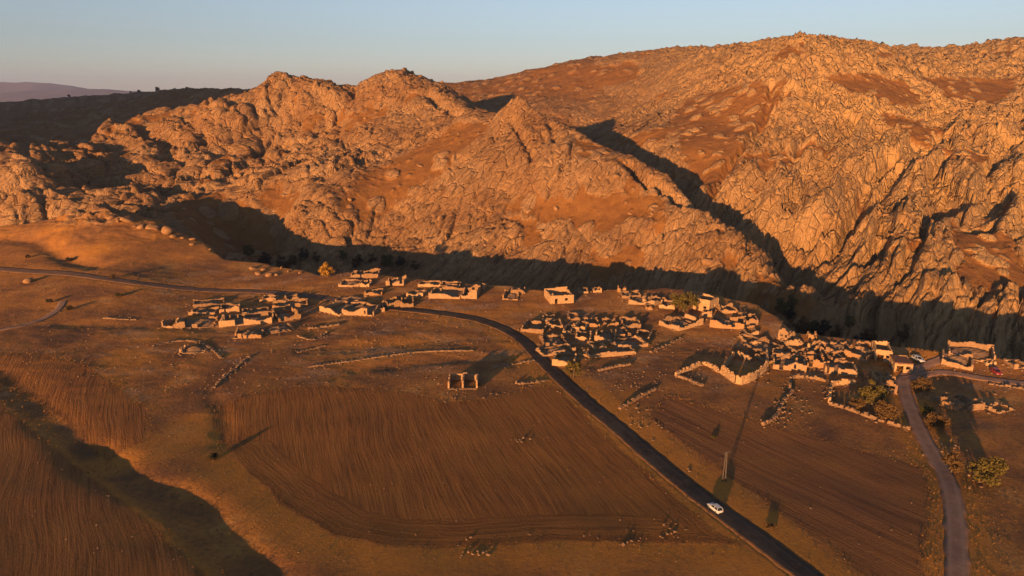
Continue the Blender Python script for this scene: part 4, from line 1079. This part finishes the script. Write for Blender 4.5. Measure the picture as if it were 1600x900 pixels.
def tree_meshes(seed, h, rx, crown0, nleaf, leaf, limbs=6):
    """trunk with limbs, and a crown of clumps of small leaves; returns (trunk mesh, crown mesh data)"""
    rs = np.random.RandomState(seed); V = []; F = []
    def add(vs, fs):
        o = len(V); V.extend(vs); F.extend([tuple(i + o for i in f) for f in fs])
    top = h * 0.8
    lean = (rs.rand(2) - 0.5) * 0.12 * h
    path = [(0, 0, -0.4), (lean[0] * .2, lean[1] * .2, h * .25), (lean[0] * .6, lean[1] * .6, h * .5), (lean[0], lean[1], top)]
    r0 = 0.035 * h + 0.03
    add(*tube(path, [r0 * 1.2, r0 * .85, r0 * .55, r0 * .15], 7))
    clumps = []
    for k in range(limbs):
        a = 2 * math.pi * (k + rs.rand() * .6) / limbs; z0 = h * (crown0 + 0.35 * rs.rand()) * .9
        s = np.array([lean[0] * z0 / h, lean[1] * z0 / h, z0]); e = s + np.array([math.cos(a) * rx * (.5 + .35 * rs.rand()), math.sin(a) * rx * (.5 + .35 * rs.rand()), h * (0.10 + 0.25 * rs.rand())])
        m = (s + e) / 2 + np.array([0, 0, .06 * h])
        add(*tube([s, m, e], [r0 * .4, r0 * .25, r0 * .08], 5)); clumps.append(e)
    for k in range(limbs * 3):
        a = rs.rand() * 6.28; rr = rx * math.sqrt(rs.rand()) * .85; zc = h * (crown0 + .1 + (0.95 - crown0 - .1) * rs.rand()) 
        t = (zc / h - crown0) / (1 - crown0); lim = math.sqrt(max(0.05, 1 - (2 * t - 0.9) ** 2 * .85)); clumps.append(np.array([math.cos(a) * rr * lim, math.sin(a) * rr * lim, zc]))
    cl = np.array(clumps); cr = rx * (0.20 + 0.22 * rs.rand(len(cl)))
    idx = rs.randint(0, len(cl), nleaf)
    d = rs.randn(nleaf, 3); d /= np.linalg.norm(d, axis=1)[:, None]; rad = rs.rand(nleaf) ** 0.45
    c = cl[idx] + d * (rad * cr[idx])[:, None] * np.array([1, 1, .8])
    c[:, 2] = np.maximum(c[:, 2], 0.1)
    a1 = rs.randn(nleaf, 3); a1 /= np.linalg.norm(a1, axis=1)[:, None]
    a2 = np.cross(a1, d + .3 * rs.randn(nleaf, 3)); a2 /= np.linalg.norm(a2, axis=1)[:, None] + 1e-9
    sz = leaf * (0.6 + 0.8 * rs.rand(nleaf))[:, None]
    q = np.stack([c - a1 * sz, c + a2 * sz * .6, c + a1 * sz, c - a2 * sz * .6], 1).reshape(-1, 3)
    LV = [tuple(p) for p in q]; LF = [(4 * i, 4 * i + 1, 4 * i + 2, 4 * i + 3) for i in range(nleaf)]
    tm = bpy.data.meshes.new('trunk'); tm.from_pydata(V, [], F); tm.materials.append(M_BARK); tm.polygons.foreach_set('use_smooth', [True] * len(F)); tm.update()
    cm = bpy.data.meshes.new('crown'); cm.from_pydata(LV, [], LF); cm.update()
    return tm, cm
_cache = {}
def plant(kind, x, y, z, h, rx, col, label, cat, group=None, seed=1, crown0=0.3, nleaf=1600, leaf=0.28, rz=0.0, sc=1.0):
    key = (seed, h, rx, col, crown0, nleaf)
    if key not in _cache:
        tm, cm = tree_meshes(seed, h, rx, crown0, nleaf, leaf); cm.materials.append(LEAF[col]); _cache[key] = (tm, cm)
    tm, cm = _cache[key]
    root = empty(kind, (x, y, z), rz); root.scale = (sc, sc, sc); tag(root, label, cat, group)
    shrub = kind == 'shrub'
    for nm, me in (('stems' if shrub else 'trunk', tm), ('foliage' if shrub else 'crown', cm)):
        o = bpy.data.objects.new(nm, me); COL.objects.link(o); o.parent = root
    return root
def plant_px(kind, px, py, *a, **k):
    x, y, z = on_ground(px, py); return plant(kind, x, y, z, *a, **k)

plant_px('tree', 510, 433, 6.2, 3.4, 'gold', 'round golden tree in sunlight on the gorge rim', 'tree', seed=2, crown0=.12, nleaf=2600, leaf=.26)
plant_px('tree', 1068, 487, 9.0, 5.2, 'olive', 'big olive-green tree on the rim beside the two-storey shell', 'tree', seed=3, crown0=.12, nleaf=4200, leaf=.28)
plant_px('tree', 896, 590, 5.4, 2.6, 'olive', 'small yellow-green tree at the edge of the asphalt road', 'tree', seed=4, crown0=.15, nleaf=1900, leaf=.22)
plant_px('tree', 1542, 752, 5.0, 3.9, 'olive', 'broad olive tree beside the dirt road, over pale stones', 'tree', seed=5, crown0=.12, nleaf=3400, leaf=.24)
plant_px('shrub', 1486, 738, 4.4, 2.4, 'rust', 'tall golden-brown bush beside the dirt road, next to the olive tree', 'bush', seed=6, crown0=.08, nleaf=1600, leaf=.2)
plant_px('tree', 1362, 634, 6.5, 3.6, 'olive', 'leafy tree inside the overgrown yard', 'tree', seed=7, crown0=.15, nleaf=2600, leaf=.26)
plant_px('tree', 1384, 655, 4.6, 3.0, 'rust', 'brownish tree in the corner of the overgrown yard', 'tree', seed=8, crown0=.12, nleaf=1900, leaf=.24)
plant_px('shrub', 1338, 638, 3.2, 2.2, 'rust', 'dry brown bush by the wall of the overgrown yard', 'bush', seed=9, crown0=.08, nleaf=1100, leaf=.2)
plant_px('shrub', 1440, 612, 3.6, 3.0, 'rust', 'russet bush by the bend of the dirt road', 'bush', seed=10, crown0=.08, nleaf=1500, leaf=.22)
plant_px('shrub', 1462, 668, 3.8, 3.0, 'rust', 'wide orange-brown bush below the orange-lit ruin', 'bush', seed=11, crown0=.08, nleaf=1700, leaf=.22)
plant_px('shrub', 1448, 650, 2.6, 1.9, 'green', 'dark bush between the russet and the orange-brown bush', 'bush', seed=12, crown0=.08, nleaf=900, leaf=.2)
plant_px('shrub', 1204, 824, 0.5, 1.0, 'rust', 'small dark bush on the golden verge past the white car', 'bush', seed=13, crown0=.05, nleaf=700, leaf=.16)
plant_px('shrub', 333, 716, 1.15, 1.2, 'dark', 'lone dark bush casting a long shadow beside the ploughed field', 'bush', seed=14, crown0=.05, nleaf=900, leaf=.15)
plant_px('shrub', 186, 463, 1.6, 1.6, 'green', 'flat green shrub in the open ground under the mound', 'bush', seed=15, crown0=.05, nleaf=600, leaf=.18)
plant_px('shrub', 108, 408, 2.0, 1.8, 'dark', 'dark shrub at the end of the shaded gully on the mound', 'bush', seed=16, crown0=.05, nleaf=700, leaf=.18)
plant_px('shrub', 77, 473, 1.5, 1.3, 'dark', 'small dark shrub above the shaded bank', 'bush', seed=17, crown0=.05, nleaf=500, leaf=.16)
plant_px('shrub', 109, 484, 1.6, 1.4, 'dark', 'small dark shrub at the near end of the shaded bank'.replace('near end', 'tip'), 'bush', seed=18, crown0=.05, nleaf=500, leaf=.16)
plant_px('shrub', 1115, 683, 0.5, 0.8, 'green', 'low tuft left standing in the striped field beside the pole', 'bush', seed=19, crown0=.03, nleaf=260, leaf=.14)
plant_px('shrub', 40, 384, 1.8, 1.2, 'dark', 'dark shrub at the upper lip of the shaded gully on the mound', 'bush', seed=20, crown0=.05, nleaf=500, leaf=.16)
plant_px('shrub', 747, 604, 1.0, 1.1, 'dark', 'dark bush against the lone two-room ruin', 'bush', seed=21, crown0=.05, nleaf=600, leaf=.15)
plant_px('shrub', 175, 435, 2.0, 1.8, 'rust', 'brown shrub on the slope just above the asphalt road', 'bush', seed=22, crown0=.05, nleaf=600, leaf=.16)

# trees on the gorge floor
gk = random.Random(5)
GORGE = [(395,405),(420,405),(445,402),(462,400),(480,398),(498,396),(540,398),(562,402),(585,404),(605,403),(628,404),(650,408),(430,415),(470,415),(560,414),(610,416)]
GORGE2 = [(1215,478),(1228,486),(1245,500),(1262,505),(1282,512),(1300,516),(1318,518),(1336,520),(1352,522),(1232,470),(1272,520),(1400,540)]
def hit(px, py):
    d = ray(px, py); Y = np.linspace(190, 700, 2600); t = Y / d[1]; X = d[0] * t; Z = H + d[2] * t
    g, _, _, _ = terrain(X, Y); k = int(np.argmax(Z < g)); return X[k], Y[k], g[k]
for i, (px, py) in enumerate(GORGE):
    x, y, z = hit(px, py); k = i % 3
    plant('tree', x, y - 6, zat(x, y - 6) - .4, (8.0, 7.0, 9.0)[k], (3.2, 3.4, 3.0)[k], ('olive', 'dark', 'rust')[k], ('olive gorge-floor tree in the shade behind the golden tree', 'dark gorge-floor tree in the shade behind the golden tree', 'brown gorge-floor tree in the shade behind the golden tree')[k],
          'tree', 'trees on the shaded gorge floor', seed=(31, 32, 33)[k], crown0=.12, nleaf=1500, leaf=.34, rz=gk.random() * 6, sc=gk.uniform(.75, 1.1))
for i, (px, py) in enumerate(GORGE2):
    x, y, z = hit(px, py); k = i % 3
    plant('tree', x, y - 4, zat(x, y - 4) - .4, (8.0, 7.0, 9.0)[k], (3.2, 3.4, 3.0)[k], ('olive', 'dark', 'rust')[k], ('olive tree in the gorge mouth where the side ravine joins', 'dark tree in the gorge mouth where the side ravine joins', 'brown tree in the gorge mouth where the side ravine joins')[k],
          'tree', 'trees in the gorge mouth', seed=(31, 32, 33)[k], crown0=.12, nleaf=1500, leaf=.34, rz=gk.random() * 6, sc=gk.uniform(.7, 1.0))
# lone trees on the far skyline
for i, (px, Y, lab) in enumerate([(108, 1330, 'lone dark tree lowest along the shaded skyline'), (205, 1330, 'small dark skyline tree, first of the three close together'), (218, 1330, 'middle dark tree of the three on the shaded skyline'), (247, 1330, 'largest dark tree of the three on the shaded skyline')]):
    d = ray(px, 150); x = d[0] * Y / d[1]
    plant('tree', x, Y, zat(x, Y) - .5, 9.0, 5.0, 'dark', lab, 'tree', seed=41, crown0=.2, nleaf=900, leaf=.7, rz=i, sc=(.6, .5, .65, .9)[i])

# ------------------------------------------------------------------ boulders
def ico():
    bm = bmesh.new(); bmesh.ops.create_icosphere(bm, subdivisions=2, radius=1.0)
    vs = np.array([v.co[:] for v in bm.verts]); fs = [tuple(v.index for v in f.verts) for f in bm.faces]; bm.free(); return vs, fs
IV, IF = ico()
M_ROCK = simple_mat('boulder_rock', (0.18, 0.098, 0.046), (0.27, 0.155, 0.075), 0.5, 0.35)
BM = []
for k in range(9):
    rs = np.random.RandomState(500 + k); v = IV.copy()
    for _ in range(7):      # flatten with random cutting planes: blocky, rounded edges
        d = rs.randn(3); d /= np.linalg.norm(d); c = 0.55 + .25 * rs.rand(); s = v @ d
        v = v - np.maximum(s - c, 0)[:, None] * d * .85
    v *= np.array([1.0 + .5 * rs.rand(), .8 + .4 * rs.rand(), .65 + .4 * rs.rand()])
    v += .04 * rs.randn(*v.shape)
    me = bpy.data.meshes.new('boulder'); me.from_pydata([tuple(p) for p in v], [], IF); me.materials.append(M_ROCK); me.polygons.foreach_set('use_smooth', [True] * len(IF)); me.update(); BM.append(me)
bk = random.Random(77)
PENDING = []
def boulder(x, y, s, label, group, sink=.35):
    o = bpy.data.objects.new('boulder', bk.choice(BM)); COL.objects.link(o)
    o.location = (x, y, 0); PENDING.append((o, x, y, s * (.6 - sink) * .6)); o.scale = (s * bk.uniform(.8, 1.3), s * bk.uniform(.8, 1.2), s * bk.uniform(.7, 1.1))
    o.rotation_euler = (bk.uniform(-.3, .3), bk.uniform(-.3, .3), bk.random() * 6.28)
    tag(o, label, 'boulder', group); return o
for px, py, s in [(215,352,2.2),(228,354,2.8),(238,358,2.4),(250,362,2.2),(262,364,2.6),(272,367,2.0),(283,372,1.8),(292,368,2.4),(303,375,1.6),(246,356,1.8),(256,369,1.6),(312,382,1.4),(325,390,1.5),(205,348,2.4),(190,345,2.2),(180,341,1.8)]:
    Y = 352.0
    p = at_Y(px, py, Y); x, y = p[0], p[1]
    x, y = march(px, py, lambda X_, Y_: terrain(X_, Y_, False)[0], 250, 480, 500)
    x += bk.gauss(0, 1.6); y += bk.gauss(0, 2.2)
    boulder(x, y, s * bk.choice([.45, .6, .8, 1.0, 1.25]), 'rounded boulder in the bright row along the mound edge', 'boulders along the mound edge')
tag(boulder(*on_ground(43, 441)[:2], 2.0, 'pale flat boulder standing alone under the asphalt road', None), None)
for px, py, s in [(405,428,1.6),(420,431,1.8),(432,430,1.3),(412,421,1.2),(450,425,1.0),(396,420,1.4),(440,419,1.1),(470,427,1.0)]:
    x, y, _ = on_ground(px, py); boulder(x, y, s, 'boulder on the rim between the mound and the golden tree', 'boulders on the rim')
nb = 0
CX, CY = [], []
while nb < 150:
    px = bk.uniform(10, 1590); py = bk.uniform(110, 430)
    d = ray(px, py)
    CX.append(px); CY.append(py); nb += 1
def boulders_on_mountain():
    Yv = np.arange(300, 720, 1.5); n = len(Yv); X = []; YY = []; ZZ = []
    for px, py in zip(CX, CY):
        d = ray(px, py); t = Yv / d[1]; X.append(d[0] * t); YY.append(Yv); ZZ.append(H + d[2] * t)
    X = np.array(X); YY = np.array(YY); ZZ = np.array(ZZ)
    g, w, sd, bare = terrain(X.ravel(), YY.ravel(), False); g = g.reshape(X.shape); w = w.reshape(X.shape)
    for i in range(len(CX)):
        below = ZZ[i] < g[i]
        if not below.any(): continue
        k = int(np.argmax(below))
        if w[i, k] < .98 or YY[i, k] > 690: continue
        x, y = X[i, k], YY[i, k]
        s = bk.choice([.9, 1.0, 1.2, 1.4, 1.6, 2.0, 2.6])
        side = 'left mountain of rounded knobs' if CX[i] < 700 else ('pointed middle hill' if CX[i] < 1120 else 'ribbed mountain')
        side = {'left mountain of rounded knobs': 'rounded knobby mountain'}.get(side, side)
        boulder(x, y, s, ('small ' if s < 1.3 else 'mid-sized ' if s < 1.9 else 'large ') + 'loose boulder lying on the ' + side, 'boulders on the ' + side)
boulders_on_mountain()
zz, _, _, _ = terrain(np.array([p[1] for p in PENDING]), np.array([p[2] for p in PENDING]))
for (o, x, y, dz), z in zip(PENDING, zz): o.location.z = float(z) + dz

# ------------------------------------------------------------------ loose stones and dry tufts (uncountable)
def scatter_mesh(name, items, base_v, base_f, material, label, flat=.7):
    rs = np.random.RandomState(9); n = len(items); it = np.array(items); bv = np.array(base_v); nb = len(bv)
    z, w, _, _ = terrain(it[:, 0], it[:, 1])
    keep = w < .3; it = it[keep]; z = z[keep]; n = len(it)
    a = rs.rand(n) * 6.28; c, s = np.cos(a), np.sin(a); sc = it[:, 2][:, None] * (.7 + .6 * rs.rand(n, 3)) * np.array([1, 1, flat])
    V = bv[None] * sc[:, None]; V = V + rs.randn(*V.shape) * .12 * it[:, 2][:, None, None]
    X = V[..., 0] * c[:, None] - V[..., 1] * s[:, None] + it[:, 0][:, None]; Yy = V[..., 0] * s[:, None] + V[..., 1] * c[:, None] + it[:, 1][:, None]; Z = V[..., 2] + z[:, None]
    co = np.stack([X, Yy, Z], -1).reshape(-1, 3)
    F = (np.array(base_f)[None] + (np.arange(n) * nb)[:, None, None]).reshape(-1, len(base_f[0]))
    o = link_mesh(name, co.tolist(), F.tolist(), material); tag(o, label, None, None, 'stuff'); return o
bm = bmesh.new(); bmesh.ops.create_icosphere(bm, subdivisions=1, radius=1.0); SV = [v.co[:] for v in bm.verts]; SF = [tuple(v.index for v in f.verts) for f in bm.faces]; bm.free()
sk = random.Random(3)
stones = list(RUBBLE)
for _ in range(2000):
    px = sk.uniform(-60, 1660); py = 425 + 190 * sk.random() ** 1.3
    x, y, _z = at_z(px, py); stones.append((x, y, sk.uniform(.10, .36)))
for _ in range(500):
    px = sk.uniform(-60, 1660); py = sk.uniform(600, 900); x, y, _z = at_z(px, py); stones.append((x, y, sk.uniform(.07, .2)))
for cx, cy, n_, sp in [(812,690,14,5),(740,875,16,14),(1040,850,10,18),(1160,820,6,5),(985,862,10,14),(1080,738,5,3),(1540,752,40,16),(1475,700,60,14),(720,612,30,24),(1225,650,50,22),(610,540,40,40),(1000,590,60,26),(1010,660,40,20)]:
    for _ in range(n_):
        x, y, _z = at_z(sk.gauss(cx, sp), sk.gauss(cy, sp * .5)); stones.append((x, y, sk.uniform(.12, .4)))
def off_road(it):
    it = np.array(it); d1, d2 = road_mask(it[:, 0], it[:, 1]); k = (d1 > MAIN_HW + .4) & (d2 > DIRT_HW + .3); return it[k]
scatter_mesh('loose_stones', off_road(stones), SV, SF, M_RUBBLE, 'loose pale stones strewn around the ruins and fields')
# tufts: five leaning blades each
TV = []; TF = []
for k in range(6):
    a = k * 1.05; dx, dy = math.cos(a), math.sin(a)
    o = len(TV); TV += [(-dy * .16, dx * .16, 0), (dy * .16, -dx * .16, 0), (dx * .75, dy * .75, 1.0)]; TF.append((o, o + 1, o + 2))
tufts = []
FA = [np.array(FIELDS[k]) for k in 'ABCD']
def edge_pts(pts, n, spread):
    P = np.array(list(pts)); d = np.concatenate([[0], np.cumsum(np.hypot(*np.diff(P, axis=0).T))])
    for _ in range(n):
        s = sk.random() * d[-1]; x = np.interp(s, d, P[:, 0]); y = np.interp(s, d, P[:, 1]); yield x + sk.gauss(0, spread), y + sk.gauss(0, spread)
for k in 'ABCD':
    for x, y in edge_pts(FIELDS[k] + FIELDS[k][:1], 900, 1.6):
        if y > 70: tufts.append((x, y, sk.uniform(.2, .5)))
for x, y in edge_pts(ROAD_MAIN, 1300, 5.0): tufts.append((x, y, sk.uniform(.2, .55)))
for x, y in edge_pts(ROAD_DIRT, 1800, 4.5): tufts.append((x, y, sk.uniform(.2, .6)))
for g in GULLIES[:2]:
    for x, y in edge_pts(g[0], 250, 6.0): tufts.append((x, y, sk.uniform(.25, .7)))
for _ in range(3000):
    px = sk.uniform(-40, 1640); py = sk.uniform(440, 900); x, y, _z = at_z(px, py); tufts.append((x, y, sk.uniform(.15, .42)))
T = off_road(tufts)
inf = np.zeros(len(T), bool)
for k in 'ABCD': inf |= poly_sd(T[:, 0], T[:, 1], FIELDS[k]) > 1.0
T = T[~inf]
T[:, 2] *= 0.5 + 0.5 * sstep(130, 210, T[:, 1])
M_DRY = simple_mat('dry_grass', (0.15, 0.075, 0.022), (0.25, 0.13, 0.036), 0.4)
scatter_mesh('dry_grass', T, TV, TF, M_DRY, 'dry golden grass tufts along verges, field edges and banks', flat=1.0)

# ------------------------------------------------------------------ cars
def paint(name, col, rough=0.3, metal=0.0):
    m, nt, bs = mat(name); n = N(nt); pos = n.new('ShaderNodeTexCoord').outputs['Object']
    n.link(n.ramp(n.noise(pos, 3.0, 3, .6), [(0.3, tuple(c * .92 for c in col)), (0.7, col)]), bs.inputs['Base Color'])
    bs.inputs['Roughness'].default_value = rough; bs.inputs['Specular IOR Level'].default_value = 0.5; bs.inputs['Metallic'].default_value = metal; return m
M_GLASS = paint('car_glass', (0.012, 0.014, 0.018), 0.08); M_TYRE = paint('tyre', (0.02, 0.02, 0.02), .8); M_RIM = paint('rim', (0.35, 0.35, 0.36), .35, .8)
M_LAMPW = paint('headlight', (0.7, 0.7, 0.68), .15); M_LAMPR = paint('tail_light', (0.35, 0.02, 0.015), .2); M_TRIM = paint('car_trim', (0.025, 0.025, 0.027), .6)
def car(px, py, heading, body_m, label):
    """hatchback, front towards local +Y"""
    x, y, z = on_ground(px, py); root = empty('car', (x, y, z + .05), heading); tag(root, label, 'car')
    # body: cross-sections along the length (y, half width, sill z, belt z)
    st = [(-2.12, .62, .42, .78), (-2.05, .78, .32, .92), (-1.6, .85, .26, .95), (-.8, .88, .24, .95), (.2, .88, .24, .93), (.95, .87, .24, .92), (1.5, .84, .26, .84), (1.95, .74, .32, .72), (2.1, .58, .40, .60)]
    vs = []; fs = []
    for (yy, hw, zs, zb) in st:
        vs += [(-hw * .9, yy, zs), (-hw, yy, zs + .14), (-hw, yy, zb - .12), (-hw * .93, yy, zb), (hw * .93, yy, zb), (hw, yy, zb - .12), (hw, yy, zs + .14), (hw * .9, yy, zs)]
    for i in range(len(st) - 1):
        for k in range(8): fs.append((i * 8 + k, i * 8 + (k + 1) % 8, (i + 1) * 8 + (k + 1) % 8, (i + 1) * 8 + k))
    fs.append(tuple(range(7, -1, -1))); fs.append(tuple(range((len(st) - 1) * 8, len(st) * 8)))
    link_mesh('body', vs, fs, body_m, root, True)
    # greenhouse of glass, with roof and pillars
    g0 = [(-1.95, .76, .90), (-1.45, .62, 1.42), (.10, .62, 1.46), (.98, .76, .90)]
    vs = []
    for (yy, hw, zz) in g0: vs += [(-hw, yy, zz), (hw, yy, zz)]
    def quad(nm, pts, m): return link_mesh(nm, pts, [tuple(range(len(pts)))], m, root)
    quad('rear_window', [vs[0], vs[1], vs[3], vs[2]], M_GLASS); quad('windscreen', [vs[4], vs[5], vs[7], vs[6]], M_GLASS)
    quad('side_window', [vs[0], vs[2], vs[4], vs[6]], M_GLASS); quad('side_window', [vs[1], vs[7], vs[5], vs[3]], M_GLASS)
    rf = [(-.64, -1.52, 1.43), (.64, -1.52, 1.43), (.64, .14, 1.47), (-.64, .14, 1.47)]
    link_mesh('roof', rf + [(a, b, c + .05) for a, b, c in rf], [(3, 2, 1, 0), (4, 5, 6, 7), (0, 1, 5, 4), (1, 2, 6, 5), (2, 3, 7, 6), (3, 0, 4, 7)], body_m, root)
    for sx in (-1, 1):
        for (y0, z0, y1, z1, w0, w1) in ((-1.97, .9, -1.47, 1.44, .77, .63), (-.55, .92, -.6, 1.45, .80, .64), (1.0, .9, .12, 1.47, .77, .63)):
            v, f = tube([(sx * w0, y0, z0), (sx * w1, y1, z1)], [.05, .05], 5); link_mesh('pillar', v, f, body_m, root)
        for yy in (-1.28, 1.28):
            v, f = tube([(sx * .68, yy, .31), (sx * .90, yy, .31)], [.31, .31], 14); f.append(tuple(range(13, -1, -1))); w = link_mesh('wheel', v, f, M_TYRE, root)
            v, f = tube([(sx * .88, yy, .31), (sx * .915, yy, .31)], [.19, .19], 12); link_mesh('rim', v, f, M_RIM, w)
        def pod(nm, c, s, m):
            vv = [(c[0] + a * s[0], c[1] + b * s[1], c[2] + d * s[2]) for a in (-1, 1) for b in (-1, 1) for d in (-1, 1)]
            link_mesh(nm, vv, [(0, 1, 3, 2), (4, 6, 7, 5), (0, 4, 5, 1), (2, 3, 7, 6), (0, 2, 6, 4), (1, 5, 7, 3)], m, root)
        pod('headlight', (sx * .56, 1.98, .62), (.15, .08, .07), M_LAMPW); pod('tail_light', (sx * .64, -2.05, .76), (.11, .06, .12), M_LAMPR); pod('mirror', (sx * .97, .72, .98), (.09, .06, .07), body_m)
    for nm, yy in (('rear_bumper', -2.12), ('front_bumper', 2.10)):
        vv = [(a * .62, yy + b * .05, .42 + d * .07) for a in (-1, 1) for b in (-1, 1) for d in (-1, 1)]
        link_mesh(nm, vv, [(0, 1, 3, 2), (4, 6, 7, 5), (0, 4, 5, 1), (2, 3, 7, 6), (0, 2, 6, 4), (1, 5, 7, 3)], M_TRIM, root)
    return root
M_WHITE = paint('white_paint', (0.60, 0.61, 0.63), .35); M_GREYWHITE = paint('greyed_white_paint', (0.46, 0.47, 0.49), .4); M_RED = paint('red_paint', (0.26, 0.02, 0.018), .4)  # second white is an even, slightly bluish grey
q0 = np.array(on_ground(1092, 774)[:2]); q1 = np.array(on_ground(1148, 815)[:2]); dv = q0 - q1
car1 = car(1117, 797, math.atan2(-dv[0], dv[1]), M_GREYWHITE, 'white car driving along the asphalt road')
car1.scale = (.82, .82, .82)
car(1434, 564, math.radians(192), M_GREYWHITE, 'white car parked beside the hut at the dirt road')
car(1556, 584, math.radians(172), M_RED, 'small red car parked by the dusty track')

# ------------------------------------------------------------------ power pole
def power_pole(px, py, h, label):
    x, y, z = on_ground(px, py); root = empty('power_pole', (x, y, z), math.radians(25)); tag(root, label, 'pole')
    m = simple_mat('weathered_concrete', (0.05, 0.042, 0.038), (0.09, 0.072, 0.062), 2.0, .05)
    for sx in (-1, 1):
        v, f = tube([(sx * .42, 0, -.4), (sx * .16, 0, h)], [.15, .12], 6); link_mesh('leg', v, f, m, root)
    for k in range(7):
        zz = h * (k + .7) / 7.6; w = .42 - .26 * zz / h
        v, f = tube([(-w, 0, zz), (w, 0, zz)], [.045, .045], 5); link_mesh('rung', v, f, m, root)
    v, f = tube([(-1.0, 0, h - .3), (1.0, 0, h - .3)], [.07, .07], 6); arm = link_mesh('crossarm', v, f, m, root)
    for sx in (-.9, 0, .9):
        v, f = tube([(sx, 0, h - .25), (sx, 0, h - .05), (sx, 0, h + .1)], [.04, .08, .05], 6); link_mesh('insulator', v, f, M_TRIM, arm)
power_pole(1131, 752, 7.0, 'weathered power pole with rungs standing in the striped field')

# ------------------------------------------------------------------ air
def haze():
    x0, x1, y0, y1, z0, z1 = -16000, 16000, -400, 15500, -60, 420
    vs = [(a, b, c) for a in (x0, x1) for b in (y0, y1) for c in (z0, z1)]
    o = link_mesh('haze', vs, [(0, 1, 3, 2), (4, 6, 7, 5), (0, 4, 5, 1), (2, 3, 7, 6), (0, 2, 6, 4), (1, 5, 7, 3)], None)
    m = bpy.data.materials.new('haze'); m.use_nodes = True; nt = m.node_tree; nt.nodes.clear()
    out = nt.nodes.new('ShaderNodeOutputMaterial'); v = nt.nodes.new('ShaderNodeVolumePrincipled')
    v.inputs['Color'].default_value = (0.38, 0.52, 1.0, 1); v.inputs['Density'].default_value = 4.0e-5; v.inputs['Anisotropy'].default_value = 0.0
    nt.links.new(v.outputs[0], out.inputs['Volume']); o.data.materials.append(m)
    tag(o, kind='stuff')
haze()
